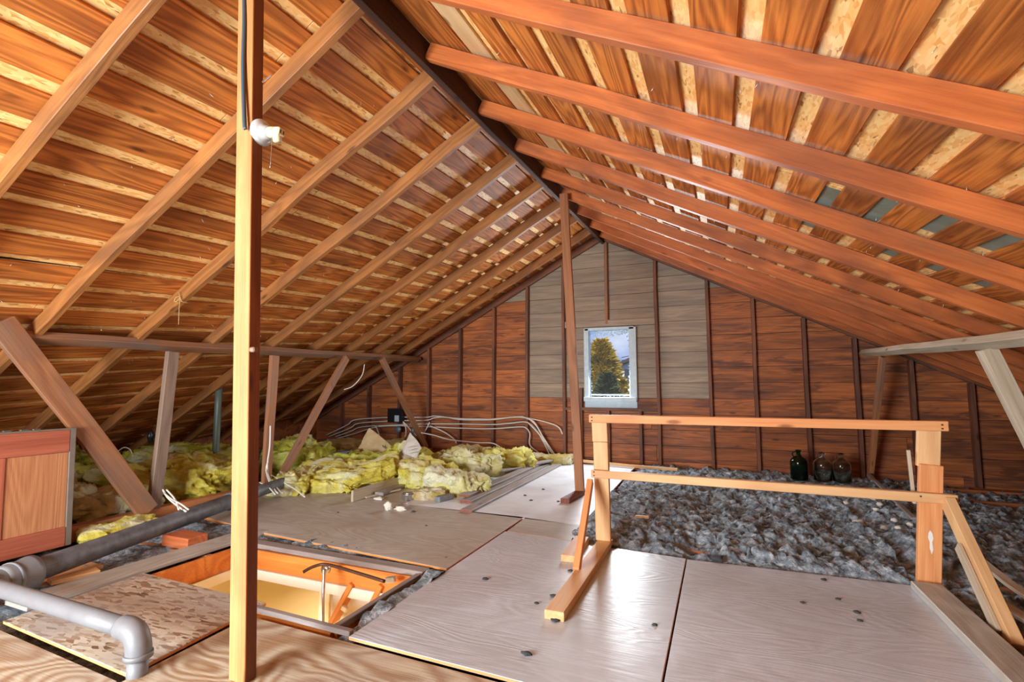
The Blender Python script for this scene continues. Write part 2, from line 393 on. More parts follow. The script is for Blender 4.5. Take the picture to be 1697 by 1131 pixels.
# OSB sheathing panels on the boards
def osb_row(par, side, x0, x1, j):
    y = YB - (.0 if j % 2 else .9)
    while y < YG:
        y1 = y+2.2
        ya, yb = max(y, YB), min(y1, YG+.05)
        m = 'osb'
        if side > 0 and ((j == 2 and y > 1) or (j == 3 and y > 3)): m = 'osb'
        if yb-ya > .05: roof_piece('sheathing_panel', x0+.002, x1-.002, T1+.002, T2, m, par, ya+.002, yb-.002, bev=.001)
        y = y1
for j in range(5): osb_row(ceil_l, -1, -1.47-1.06*(j+1), -1.47-1.06*j, j)
for j in range(6): osb_row(ceil_r, 1, -1.47+1.06*j, -1.47+1.06*(j+1), j)
# grey felt strips glimpsed in the gaps low on the right slope
for (xa, xb, ya, yb) in ((.495, .56, 2.7, 3.0), (.69, .76, 2.55, 3.0), (.895, .96, 2.45, 2.88), (1.09, 1.16, 2.35, 2.88), (.895, .96, 3.2, 3.5), (1.09, 1.16, 3.0, 3.5), (1.29, 1.36, 2.9, 3.5), (1.49, 1.56, 2.9, 3.5), (.495, .56, 3.3, 3.45), (.30, .36, 4.3, 4.5)):
    roof_piece('felt_patch', xa-.012, xb+.012, T1+.0002, T1+.0018, 'felt', ceil_r, ya, yb, bev=0)
for (xa, xb, c_) in ((-7.1, -1.47, ceil_l), (-1.47, 4.75, ceil_r)):
    n_ = 6
    for q_ in range(n_):
        for (ya_, yb_) in ((YB-.05, 2.6), (2.58, YG+.15)):
            roof_piece('roof_felt_layer', xa+(xb-xa)*q_/n_-.01, xa+(xb-xa)*(q_+1)/n_+.01, T2+.012, T2+.05, 'roof_tile_far', c_, ya_, yb_, bev=0)
# rafters
YL = [-1.4, -.75, -.12, .50, 1.13, 1.77, 2.42, 3.07, 3.76, 4.43, 5.08, 5.71, 6.37]
YR = [-1.6, -.95, -.32, .32, .96, 1.60, 2.24, 2.89, 3.54, 4.18, 4.80, 5.43, 6.06, 6.62]
def rafter(par, x0, x1, Y, mat, h=.115, t=.042):
    m0 = Vector((x0, Y+t/2, zroof(x0, Y, h/2))); m1 = Vector((x1, Y+t/2, zroof(x1, Y, h/2)))
    bm = bmesh.new(); ax = (m1-m0).normalized(); mt, l = frame_mat(m0, m1, Vector((0, 0, 1)))
    beam('rafter', m0, m1, t, h*abs(ax.x), mat, par, warp=.012, bev=.003)
for i, Y in enumerate(YL): rafter(ceil_l, -6.55, -1.495, Y, 'rafter_wood', .112)
for i, Y in enumerate(YR): rafter(ceil_r, -1.43, 4.25, Y, 'rafter_wood_red', .105)
# rake rafters on the gable
rafter(ceil_l, -6.55, -1.495, 6.88, 'dark_stud'); rafter(ceil_r, -1.43, 4.25, 6.88, 'dark_stud')
# ridge board
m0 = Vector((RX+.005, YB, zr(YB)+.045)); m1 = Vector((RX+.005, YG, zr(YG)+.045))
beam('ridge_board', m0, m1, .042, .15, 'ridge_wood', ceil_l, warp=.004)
# nail points poking through the boards
def nails(par, side, n):
    bm = bmesh.new()
    for _ in range(n):
        x = random.uniform(-4.6, -1.7) if side < 0 else random.uniform(-1.1, 2.6)
        Y = random.uniform(1.2, 6.0); z = zroof(x, Y, T0)
        sl = sL(Y) if side < 0 else -sR(Y)
        d = (Vector((sl, 0, -1)).normalized()+Vector((random.uniform(-.5, .5), random.uniform(-.5, .5), random.uniform(-.3, .3)))).normalized()
        p = Vector((x, Y, z)); tube_bm(bm, [p-WM[par.name].translation-d*.005, p-WM[par.name].translation+d*random.uniform(.012, .03)], .0016, 4)
    o = link('roofing_nails', bm_mesh('nails', bm), 'nail', par, Matrix.Translation(WM[par.name].translation)); o['kind'] = 'stuff'
nails(ceil_l, -1, 170); nails(ceil_r, 1, 170)

# ---- gable wall
wall_b = thing('wall_back', '', '', (-1.4, YG, 0), structure=True)
WX0, WX1, WZ0, WZ1 = -1.735, -1.055, .83, 1.83     # window opening
z = -.16; course = .205; k = 0
def gx(z):     # left and right ends of a course at height z, under the boards
    return (RX-(zr(YG)+.13-z)/sL(YG), RX+(zr(YG)+.13-z)/sR(YG))
while z < zr(YG)+.12:
    z1 = z+course-.005; za = min(z1, zr(YG)+.125)
    l0, r0 = gx(z); l1, r1 = gx(za)
    def prism(pts, nm='siding_board', mt='siding'):
        cx = sum(p[0] for p in pts)/len(pts); cz = sum(p[1] for p in pts)/len(pts); bm = bmesh.new()
        y0 = random.uniform(-.004, .0); 
        a = [bm.verts.new((p[0]-cx, y0, p[1]-cz)) for p in pts]; bb = [bm.verts.new((p[0]-cx, .02, p[1]-cz)) for p in pts]
        bm.faces.new(a); bm.faces.new(bb[::-1])
        for i in range(len(pts)): bm.faces.new((a[i], bb[i], bb[(i+1) % len(pts)], a[(i+1) % len(pts)]))
        bmesh.ops.recalc_face_normals(bm, faces=bm.faces)
        link(nm, bm_mesh(nm, bm), mt, wall_b, Matrix.Translation((cx, YG, cz)))
    if z1 > WZ0 and z < WZ1:
        gr = 'siding_glow_grey' if z > .85 else 'siding'; jl = -2.62; jr = -.13  # boards beside the window take the grey with its glow painted in
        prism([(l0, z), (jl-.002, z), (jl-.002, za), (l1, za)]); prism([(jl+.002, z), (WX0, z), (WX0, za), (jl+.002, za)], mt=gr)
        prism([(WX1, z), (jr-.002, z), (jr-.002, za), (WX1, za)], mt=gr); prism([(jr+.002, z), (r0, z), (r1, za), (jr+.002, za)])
        if z < WZ0: prism([(WX0, z), (WX1, z), (WX1, WZ0), (WX0, WZ0)])
        if z1 > WZ1: prism([(WX0, WZ1), (WX1, WZ1), (WX1, z1), (WX0, z1)])
    else:
        # butt joint in every course, staggered
        j = random.uniform(l0*.5, r0*.6)
        if z > 2.2: prism([(l0, z), (r0, z), (r1, za), (l1, za)], mt='siding_glow_grey')
        elif z > 1.8: prism([(l0, z), (-2.64, z), (-2.64, za), (l1, za)]); prism([(-2.635, z), (-.112, z), (-.112, za), (-2.635, za)], mt='siding_glow_grey'); prism([(-.108, z), (r0, z), (r1, za), (-.108, za)])
        else: prism([(l0, z), (j-.002, z), (j-.002, za), (l1, za)]); prism([(j+.002, z), (r0, z), (r1, za), (j+.002, za)])
    z += course; k += 1
# outer skin behind the siding, with the window cut out
def skin(pts, y0, y1, par, nm, mat):
    bm = bmesh.new(); a = [bm.verts.new((p[0], y0, p[1])) for p in pts]; bb = [bm.verts.new((p[0], y1, p[1])) for p in pts]
    bm.faces.new(a); bm.faces.new(bb[::-1])
    for i in range(len(pts)): bm.faces.new((a[i], bb[i], bb[(i+1) % len(pts)], a[(i+1) % len(pts)]))
    bmesh.ops.recalc_face_normals(bm, faces=bm.faces); return link(nm, bm_mesh(nm, bm), mat, par, Matrix.Identity(4))
l0, r0 = gx(-.3); lw0, rw0 = gx(WZ0); lw1, rw1 = gx(WZ1); top = zr(YG)+.13
skin([(l0, -.3), (r0, -.3), (rw0, WZ0), (lw0, WZ0)], YG+.022, YG+.10, wall_b, 'sheathing', 'dark_void')
skin([(lw0, WZ0), (WX0, WZ0), (WX0, WZ1), (lw1, WZ1)], YG+.022, YG+.10, wall_b, 'sheathing', 'dark_void')
skin([(WX1, WZ0), (rw0, WZ0), (rw1, WZ1), (WX1, WZ1)], YG+.022, YG+.10, wall_b, 'sheathing', 'dark_void')
skin([(lw1, WZ1), (rw1, WZ1), (RX, top)], YG+.022, YG+.10, wall_b, 'sheathing', 'dark_void')
for x in (-6.0, -5.43, -4.83, -4.27, -3.72, -3.15, -2.61, -2.04, -.75, -.11, .41, .96, 1.47, 1.99, 2.50, 3.05):
    Y = YG-.045; zt = zroof(x, YG, -.005)
    if zt > .05: beam('stud', (x, Y, -.05), (x+random.uniform(-.012, .012), Y, zt), .04, .088, 'dark_stud', wall_b, upv=(0, 1, 0), warp=.006)
beam('stud', (-1.42, YG-.045, WZ1+.05), (-1.42, YG-.045, zroof(-1.42, YG, -.03)), .04, .088, 'strut_wood', wall_b, upv=(0, 1, 0))
beam('stud', (-1.80, YG-.045, -.05), (-1.80, YG-.045, 1.0), .04, .088, 'dark_stud', wall_b, upv=(0, 1, 0))
beam('stud', (-.99, YG-.045, -.05), (-.99, YG-.045, WZ0-.1), .04, .088, 'dark_stud', wall_b, upv=(0, 1, 0))
beam('stud', (-1.42, YG-.045, -.05), (-1.42, YG-.045, WZ0-.1), .04, .088, 'dark_stud', wall_b, upv=(0, 1, 0))
beam('header', (-2.02, YG-.045, WZ1+.065), (-.77, YG-.045, WZ1+.065), .085, .09, 'siding_glow_grey', wall_b)  # header greyed too, window glow put into its colour
beam('sill_plate', (-2.02, YG-.045, WZ0-.12), (-.77, YG-.045, WZ0-.12), .085, .04, 'dark_stud', wall_b)
# window
win = thing('window_1', '', '', (-1.4, YG, WZ0), structure=True)
yc = YG+.02
beam('window_frame', (WX0+.02, yc-.03, WZ0), (WX0+.02, yc-.03, WZ1), .065, .13, 'window_paint', win, upv=(0, 1, 0))
beam('window_frame', (WX1-.02, yc-.03, WZ0), (WX1-.02, yc-.03, WZ1), .095, .13, 'window_paint', win, upv=(0, 1, 0))
beam('window_frame', (WX0, yc-.03, WZ1-.01), (WX1, yc-.03, WZ1-.01), .13, .04, 'window_paint', win)
beam('window_frame', (WX0-.02, yc-.04, WZ0+.015), (WX1+.02, yc-.04, WZ0+.015), .15, .06, 'window_paint', win)
beam('casing', (WX0-.02, YG-.012, WZ0-.07), (WX1+.02, YG-.012, WZ0-.07), .02, .12, 'window_paint', win)
pn_ = beam('pane', (WX0+.05, yc+.02, (WZ0+WZ1)/2), (WX1-.06, yc+.02, (WZ0+WZ1)/2), .004, WZ1-WZ0-.06, 'window_glass', win, bev=0)
beam('sash_rail', (WX0+.05, yc+.01, WZ0+.075), (WX1-.08, yc+.01, WZ0+.075), .02, .022, 'frost', win)
# ragged scraps of torn film round the opening
bm = bmesh.new(); random.seed(21)
def scrap(x, z, r):
    n = random.randint(5, 8); a0 = random.random()*6
    vs_ = [bm.verts.new((x+r*random.uniform(.4, 1.2)*math.cos(a0+2*math.pi*k/n), yc+.012+random.uniform(-.004, .004), z+r*random.uniform(.4, 1.2)*math.sin(a0+2*math.pi*k/n))) for k in range(n)]
    ctr = bm.verts.new((x, yc+.004, z))
    for k in range(n): bm.faces.new((vs_[k], vs_[(k+1) % n], ctr))
for _ in range(70): scrap(random.uniform(WX0+.05, WX1-.07), WZ1-.04-abs(random.gauss(0, .035)), random.uniform(.006, .022))
for _ in range(45): scrap(WX1-.075-abs(random.gauss(0, .014)), random.uniform(WZ0+.08, WZ1-.03), random.uniform(.005, .018))
for _ in range(28): scrap(WX0+.055+abs(random.gauss(0, .008)), random.uniform(WZ0+.1, WZ1-.03), random.uniform(.004, .012))
for _ in range(20): scrap(random.uniform(WX0+.05, WX1-.07), WZ0+.05+abs(random.gauss(0, .008)), random.uniform(.005, .014))
o = link('torn_film', bm_mesh('film', bm), 'frost', pn_, Matrix.Identity(4)); o['kind'] = 'stuff'; random.seed(11)

# ---- rear wall (behind the camera) and low base under the joists
wall_f = skin([(-6.9, -.3), (4.6, -.3), (RX, zr(YB)+.14)], YB-.06, YB, None, 'wall_front', 'siding'); wall_f['kind'] = 'structure'
for nm, x in (('wall_left', -6.62), ('wall_right', 4.32)):
    bm = bmesh.new(); q = [(YB, -.9), (YG+.1, -.9), (YG+.1, zroof(x, YG+.1, .13)), (YB, zroof(x, YB, .13))]
    a = [bm.verts.new((-.03, y, z)) for y, z in q]; b = [bm.verts.new((.03, y, z)) for y, z in q]
    bm.faces.new(a); bm.faces.new(b[::-1])
    for k in range(4): bm.faces.new((a[k], b[k], b[(k+1) % 4], a[(k+1) % 4]))
    bmesh.ops.recalc_face_normals(bm, faces=bm.faces)
    ww = link(nm, bm_mesh(nm, bm), 'siding', None, Matrix.Translation((x, 0, 0))); ww['kind'] = 'structure'
floor = thing('floor', '', '', (-1.4, 3, -.2), structure=True)
HX0, HX1, HY0, HY1 = -2.935, -1.575, 1.80, 2.46
def base(x0, x1, y0, y1):
    slab('ceiling_drywall', [(x0, y0), (x1, y0), (x1, y1), (x0, y1)], -.19, -.17, 'drywall', floor)
base(-7.0, HX0-.02, YB, YG+.1); base(HX1+.02, 4.7, YB, YG+.1); base(HX0-.02, HX1+.02, YB, HY0-.02); base(HX0-.02, HX1+.02, HY1+.02, YG+.1)
for y in [YB+.3+.62*i for i in range(14)]:
    segs = [(-6.9, 4.5)]
    if HY0-.05 < y < HY1+.05: segs = [(-6.9, HX0-.04), (HX1+.13, 4.5)]
    for a, b in segs: beam('joist', (a, y, -.097), (b, y, -.097), .04, .142, 'joist_wood', floor)

# ---- room below the hatch
room = thing('wall_below', '', '', (-2.3, 2.6, -2.6), structure=True)
def wbox(nm, a, b, mat, par):
    c = [(a[i]+b[i])/2 for i in range(3)]; sz = [abs(b[i]-a[i]) for i in range(3)]
    return link(nm, boxmesh(sz, 0), mat, par, Matrix.Translation(c))
wbox('wall_panel', (-3.9, 3.3, -2.6), (-.8, 3.34, -.2), 'cream_wall', room)
wbox('wall_panel', (-3.94, .8, -2.6), (-3.9, 3.3, -.2), 'cream_wall', room)
wbox('wall_panel', (-.84, .8, -2.6), (-.8, 3.3, -.2), 'cream_wall', room)
wbox('wall_panel', (-3.9, .8, -2.6), (-.8, .84, -.2), 'cream_wall', room)
wbox('floor_panel', (-3.9, .8, -2.66), (-.8, 3.34, -2.6), 'cream_wall', room)

# ================================================================ FLOOR SHEETS (loose, each its own thing)
sh = 'loose floor sheets in the middle of the attic'
def sheet(pts, mat, label, edge='rail_orange', z0=-.014, z1=0.0, name='plywood_sheet', cat='plywood'):
    return tag(slab(name, pts, z0, z1, mat, None, edge), label, cat)
sheet([(-1.44, 1.735), (-.222, 1.70), (-.222, 3.25), (-1.44, 3.36)], 'ply_grey', 'large grey plywood sheet under the short wooden foot of the railing')
sheet([(-.214, 1.3), (1.0, 1.3), (1.0, 3.27), (-.214, 3.24)], 'ply_grey', 'grey plywood sheet at front right between the dark seam and the edge plank')
sheet([(-1.43, 3.37), (-.90, 3.32), (-.93, 3.70), (-1.44, 3.76)], 'ply_tan', 'small tan plywood piece between the white sheet and the railing sheet')
sheet([(-2.6, 3.78), (-.985, 3.71), (-1.03, 5.80), (-1.03, 6.6), (-2.6, 6.6)], 'ply_white', 'pale bright plywood sheet at the far end under the thin post')
sheet([(-4.0, 2.86), (-2.99, 2.68), (-1.455, 2.56), (-1.455, 3.77), (-2.61, 3.78), (-2.61, 4.55), (-4.0, 4.3)], 'ply_tan', 'wide tan plywood sheet beside the hatch with yellow wool along its back', edge='hatch_trim')
sheet([(-1.96, .5), (.45, .5), (.45, 1.27), (-.222, 1.685), (-1.44, 1.72), (-1.99, 1.735)], 'ply_fir', 'strongly grained fir plywood sheet along the bottom of the hatch', z0=-.028, z1=-.012)
sheet([(-2.93, 1.27), (-1.985, 1.22), (-2.02, 1.845), (-2.96, 1.87)], 'osb_floor', 'dusty flake board panel with dark scuffs under the thin waste pipe', name='flake_board', cat='board')
sheet([(-3.4, .5), (-1.975, .5), (-1.98, 1.185), (-2.7, 1.22), (-3.4, 1.25)], 'ply_fir', 'grained plywood sheet in the bottom left corner of the photo', z0=-.02, z1=-.004)
# planks round the hatch
def plank(p0, p1, w, h, mat, label, z=0, name='plank', cat='plank', group=None, warp=.0, bev=.003):
    return tag(beam(name, (p0[0], p0[1], z+h/2), (p1[0], p1[1], z+h/2), w, h, mat, warp=warp, bev=bev), label, cat, group)
plank((-3.09, 1.38), (-3.08, 2.72), .19, .022, 'ply_tan', 'long worn plank between the hatch and the thick waste pipe', z=-.018)
plank((-3.42, 1.55), (-3.42, 1.88), .17, .022, 'new_pine', 'short pale board end under the big pipe near its socket', z=-.03)
plank((-3.29, 1.60), (-3.24, 1.80), .09, .022, 'new_pine', 'small pale board scrap with a dark knot below the big pipe', z=-.012)
plank((-2.99, 2.52), (-1.55, 2.50), .075, .03, 'dusty_plank', 'dusty strip of wood along the far edge of the hatch', z=-.03)
plank((-1.562, 2.44), (-1.56, 1.79), .03, .03, 'dusty_plank', 'narrow dusty strip along the right edge of the hatch', z=-.03)
plank((-2.02, 1.785), (-1.45, 1.765), .03, .022, 'dusty_plank', 'thin grey strip along the near edge of the hatch', z=-.012)

# ---- attic hatch with folding ladder
hatch = thing('attic_hatch', 'open attic hatch with orange wood lining and folding ladder inside', 'hatch', (-2.25, 2.13, -.2))
def hb(nm, a, b, mat): return wbox(nm, a, b, mat, hatch)
hb('lining_board', (HX0, HY1-.0, -.145), (HX1, HY1+.02, -.032), 'hatch_trim')
hb('lining_board', (HX0-.02, HY0, -.145), (HX0, HY1, -.02), 'hatch_trim')
hb('lining_board', (HX1, HY0, -.145), (HX1+.02, HY1, -.032), 'hatch_trim')
hb('lining_board', (HX0, HY0-.02, -.145), (HX1, HY0, -.032), 'hatch_trim')
for a, b in (((HX0-.02, HY1-.012, -.205), (HX1+.02, HY1+.02, -.147)), ((HX0-.02, HY0, -.205), (HX0+.012, HY1-.012, -.147)), ((HX1-.012, HY0, -.205), (HX1+.02, HY1-.012, -.147))): hb('white_trim', a, b, 'white_paint')
dxa = G(529, 985, 2.52).x
hb('hatch_door', (dxa, 2.52, -1.5), (HX1, 2.54, -.207), 'white_paint')
for (pa, pb) in (((587, 966), (553, 1030)), ((636, 968), (600, 1040))):
    beam('ladder_rail', G(*pa, 2.47), G(*pb, 2.47), .07, .03, 'hatch_trim', hatch)
for (pa, pb) in (((545, 972), (543, 1040)),):
    beam('door_batten', G(*pa, 2.50), G(*pb, 2.50), .03, .02, 'cream_wall', hatch, upv=(0, 1, 0))
beam('rail_bracket', G(562, 1003, 2.45), G(575, 1012, 2.45), .02, .03, 'white_paint', hatch)
tube('lift_spring', [F(502, 949, .0), F(519, 940, .02), F(540, 936, .03), F(575, 945, .03), F(637, 964, .02)], .009, 'rust', hatch, 8)
tube('spring_arm', [G(537, 943, 2.33), G(536, 985, 2.30), G(535, 1040, 2.27)], .009, 'steel', hatch, 8)
lathe('arm_bracket', [(0, -.012), (.026, -.012), (.026, .012), (0, .012)], 'steel', hatch, Matrix.Translation(G(540, 944, 2.35)) @ Matrix.Rotation(math.pi/2, 4, 'X'))
beam('ladder_hinge', G(640, 962, 2.38), G(655, 960, 2.38), .02, .03, 'steel', hatch)

# ================================================================ POSTS, PURLINS, STRUTS
post = thing('ridge_post', 'tall pale timber post in the left foreground with a black cable at its top', 'post', (-1.60, 1.37, 0))
m0 = Vector((-1.599, 1.372, -.012)); m1 = Vector((-1.585, 1.245, 2.84))
pm, pl_ = frame_mat(m0, m1, Vector((0, 1, 0)))
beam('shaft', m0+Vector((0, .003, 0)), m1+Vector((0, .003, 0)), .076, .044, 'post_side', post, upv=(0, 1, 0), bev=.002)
beam('front_face', m0-Vector((0, .021, 0)), m1-Vector((0, .021, 0)), .078, .008, 'post_wood', post, upv=(0, 1, 0), bev=.002)
bm = bmesh.new(); add_box(bm, (.05, .02, .018), bev=.004)
link('wood_splinter', bm_mesh('spl', bm), 'dusty_strut', post, Matrix.Translation(X(416, 580, -1.558)))
cb = tag(tube('cable', [G(404, -40, 1.232), G(405, 30, 1.236), G(403, 110, 1.240), G(405, 200, 1.243), G(407, 214, 1.246)], .0075, 'black_cable'), 'dark grey cable stapled down the front of the foreground post', 'cable')
tag(tube('nail', [X(418, 147, -1.562)+Vector((-.01, 0, 0)), X(432, 136, -1.562)+Vector((.012, 0, 0)), X(439, 128, -1.562)+Vector((.03, 0, .0))], .003, 'nail', None, 6), 'long bent nail stuck in the side of the foreground post', 'nail')

post2 = thing('thin_post', 'slim brown post under the ridge standing on a short block', 'post', (-1.30, 4.7, 0))
beam('shaft', (-1.255, 4.72, .04), (-1.385, 4.72, zr(4.7)+.0), .085, .04, 'post_red', post2, upv=(0, 1, 0), warp=.003)
tag(beam('wood_block', (-1.29, 4.34, .02), (-1.25, 4.86, .02), .085, .04, 'red_end'), 'short red-brown block under the foot of the slim post', 'block')

def slope_n(side): return Vector((-sL(3), 0, 1)).normalized() if side < 0 else Vector((sR(3), 0, 1)).normalized()
pu = beam('purlin', (-4.02, 1.20, 1.315), (-4.44, 6.85, 1.455), .09, .05, 'purlin_wood', upv=slope_n(-1), warp=.012)
tag(pu, 'long grey-topped beam crossing under the left rafters', 'beam')
pu2 = tag(beam('purlin', (1.53, 6.84, 1.40), (1.40, 2.6, 1.235), .085, .05, 'weathered', upv=slope_n(1), warp=.02), 'bleached rough beam crossing under the right rafters', 'beam')
plate = tag(beam('floor_beam', (-4.08, 1.5, .03), (-4.18, 6.8, .03), .09, .10, 'joist_wood', warp=.01), 'red-brown floor beam carrying the left braces behind the thick pipe', 'beam')
def strut(p0, p1, w, h, mat, label, upv=(0, 0, 1), group=None, name='brace'):
    return tag(beam(name, p0, p1, w, h, mat, upv=upv, warp=.01), label, 'brace', group)
strut((-4.0, 1.60, 1.41), (-4.04, 2.56, .075), .04, .145, 'strut_wood', 'wide reddish diagonal brace at far left leaning over the panelled door')
strut((-4.09, 2.70, 1.30), (-4.08, 2.62, .08), .09, .045, 'dusty_strut', 'dusty upright brace just behind the widest diagonal brace on the left', upv=(1, 0, 0))
strut((-4.13, 3.74, 1.33), (-4.12, 3.70, .08), .09, .045, 'strut_wood', 'brown upright brace beside the right edge of the foreground post', upv=(1, 0, 0))
strut((-4.19, 4.86, 1.37), (-4.12, 3.85, .08), .04, .09, 'strut_wood', 'reddish diagonal brace leaning left, rising from cables to the left beam')
strut((-4.24, 5.62, 1.40), (-4.2, 6.72, .08), .04, .09, 'strut_wood', 'farthest diagonal brace on the left, in front of the wall cables')
strut((1.56, 6.22, 1.33), (1.50, 6.76, .0), .04, .09, 'strut_wood', 'dark slanting brace at the far right end of the bleached beam')
strut((1.44, 3.74, 1.24), (1.86, 3.80, -.02), .09, .06, 'weathered', 'bleached brace slanting down under the near end of the bleached beam', upv=(0, 1, 0))

# vent pipe
tag(tube('vent_pipe', [(-5.0, 3.82, -.1), (-5.0, 3.82, .5), (-5.0, 3.82, 1.02)], .035, 'vent_metal', None, 14, 2), 'thin greenish vent pipe rising behind the foreground post', 'pipe')
tag(tube('conduit', [F(425, 762, .17), F(500, 757, .17), F(570, 751, .17), F(655, 741, .17)], .028, 'blue_pipe', None, 10, 3), 'bluish pipe lying across the yellow wool', 'pipe')

# ================================================================ RAILING
rail = thing('guard_railing', 'home-made pine railing with two rails in front of the grey loose fill', 'railing', (.14, 3.27, 0))
YRL = 3.27
beam('post', (-.722, YRL+.02, .04), (-.730, YRL+.02, .66), .095, .04, 'new_pine', rail, upv=(0, 1, 0))
beam('post', (-.733, YRL+.022, .642), (-.735, YRL+.022, .80), .096, .04, 'weathered', rail, upv=(0, 1, 0)) if False else beam('post_extension', (-.732, YRL+.021, .662), (-.736, YRL+.021, .795), .10, .042, 'new_pine', rail, upv=(0, 1, 0))
trl = beam('top_rail', (-.795, YRL-.018, .812), (1.07, YRL-.018, .818), .042, .050, 'rail_orange', rail)
mrl = beam('mid_rail', (-.785, YRL-.020, .462), (1.085, YRL-.020, .452), .042, .048, 'new_pine', rail)
beam('foot', (-.705, 2.19, .02), (-.715, 3.33, .02), .09, .04, 'new_pine', rail)
beam('brace', (-.782, 3.20, .42), (-.748, 2.72, .03), .036, .05, 'rail_orange', rail)
rp_ = beam('post', (.955, YRL+.02, .012), (1.0, YRL+.02, .615), .10, .04, 'rail_orange', rail, upv=(0, 1, 0))
beam('post_extension', (.992, YRL+.024, .60), (1.008, YRL+.024, .80), .098, .036, 'new_pine', rail, upv=(0, 1, 0)).location.y += .012
beam('batten', (.935, YRL+.075, .40), (.925, YRL+.075, .68), .016, .02, 'weathered', rail, upv=(0, 1, 0))
beam('brace', (1.045, 3.235, .44), (1.055, 2.70, -.02), .045, .075, 'new_pine', rail)
beam('brace_cleat', (1.012, 3.06, .27), (1.022, 2.76, .01), .018, .05, 'weathered', rail)
for x, z in ((-.775, .80), (-.775, .822), (-.765, .475), (-.765, .452), (1.04, .825), (1.04, .806), (.93, .46), (1.05, .46), (1.07, .445)):
    lathe('screw', [(0, 0), (.004, 0), (.004, .004), (0, .004)], 'ink', trl if z > .7 else mrl, Matrix.Translation((x, YRL-.042, z)) @ Matrix.Rotation(math.pi/2, 4, 'X'), seg=8)
bm = bmesh.new()
pts = [(0, .05), (.009, .035), (.012, .01), (.006, -.01), (.008, -.045), (0, -.07), (-.008, -.04), (-.006, -.01), (-.012, .012), (-.008, .035)]
f = bm.faces.new([bm.verts.new((a*.9, 0, c)) for a, c in pts]); r_ = bmesh.ops.extrude_face_region(bm, geom=[f])
for v in r_['geom']:
    if isinstance(v, bmesh.types.BMVert): v.co.y += .0015
link('paint_drip', bm_mesh('drip', bm), 'paint_splat', rp_, Matrix.Translation((.972, YRL-.0015, .235)))
plank((-.85, 2.92), (-.87, 3.32), .09, .04, 'new_pine', 'short pale timber offcut beside the left railing brace', name='offcut', cat='block')
plank((.935, 1.3), (.925, 3.22), .13, .038, 'ply_tan', 'long dusty edge plank running under the right railing post')

# ================================================================ LOOSE FILL
def field(name, x0, x1, y0, y1, res, hfun, mask, label):
    nx = int((x1-x0)/res)+1; ny = int((y1-y0)/res)+1; V = []; idx = {}; Fc = []
    for j in range(ny):
        for i in range(nx):
            x = x0+i*res; y = y0+j*res
            if not mask(x, y): continue
            idx[(i, j)] = len(V); V.append(hfun(x, y))
    for j in range(ny-1):
        for i in range(nx-1):
            q = [idx.get(k) for k in ((i, j), (i+1, j), (i+1, j+1), (i, j+1))]
            if None not in q: Fc.append(q)
    me = bpy.data.meshes.new(name); me.from_pydata(V, [], Fc); me.update()
    for p in me.polygons: p.use_smooth = True
    o = link(name, me, 'cellulose'); o['kind'] = 'stuff'; tag(o, label, 'insulation'); return o
def clump(x, y, a=1.0):
    p = Vector((x, y, 0)); w = Vector((noise.noise(p*6), noise.noise(p*6+Vector((7, 3, 1))), 0))*.06
    q = p+w
    d1 = noise.voronoi(q*9)[0][0]; d2 = noise.voronoi(q*20+Vector((3, 1, 0)))[0][0]
    big = noise.noise(p*1.4)*.03+noise.noise(p*3.4)*.035
    rid = (.35-abs(noise.noise(q*15+Vector((0, 0, 2)))))*.045+(.3-abs(noise.noise(q*34)))*.028+noise.noise(p*75)*.010
    h = big + a*((.5-d1)*.075 + (.45-d2)*.035 + rid)
    off = Vector((noise.noise(p*16+Vector((0, 0, 4))), noise.noise(p*16+Vector((0, 0, 9))), 0))*.034
    return h, off
def sm(a, b, t): t = max(0, min(1, (t-a)/(b-a))); return t*t*(3-2*t)
def h_right(x, y):
    h, o = clump(x, y)
    b = .012
    b += .05*math.exp(-((x+.55)**2/.10+(y-4.3)**2/.8))          # mound beside the railing post
    b -= .035*sm(5.3, 6.9, y)
    b -= .05*sm(1.2, 2.3, x)
    if y < 3.6 and x > .9: b -= .03
    e = sm(3.22, 3.42, y) if x < .95 else sm(.93, 1.10, x)
    e2 = sm(-1.06, -.92, x)
    e = min(e, e2); 
    hh = (h+b)*(.25+.75*e) - .05*(1-e)
    if .5 < x < 1.4 and y > 6.05: hh = min(hh, .012)+.0
    return (x+o.x*e, y+o.y*e, hh)
def m_right(x, y):
    if x < -1.02: return False
    if y < 3.25 and x < .96: return False
    return True
field('loose_fill', -1.05, 4.1, 1.2, 6.93, .0125, h_right, m_right, 'grey fluffy cellulose insulation behind the railing on the right')
def h_left(x, y):
    h, o = clump(x, y, .7); b = -.055
    if x < -4.1: b = -.03+.10*sm(-4.4, -6, x)
    if -3.8 < x < -3.15 and 1.8 < y < 2.8: b = -.03
    if -1.54 < x < -1.43 and y < 2.55: b = .0
    if 2.50 < y < 2.75 and x < -1.4: b = -.022
    hh = min(h*.8+b, -.035 if (-4.0 < x < -1.55 and y > 2.9) or (y < 1.9 and x > -3.0) or (x > -3.2 and y < 2.6 and x < -1.57) else .2)
    return (x, y, hh)
def m_left(x, y):
    return not (HX0-.06 < x < HX1+.045 and HY0-.06 < y < HY1+.05)
field('loose_fill', -6.5, -1.41, .9, 6.9, .03, h_left, m_left, 'grey dusty loose fill between the joists around the hatch and the left pipes')

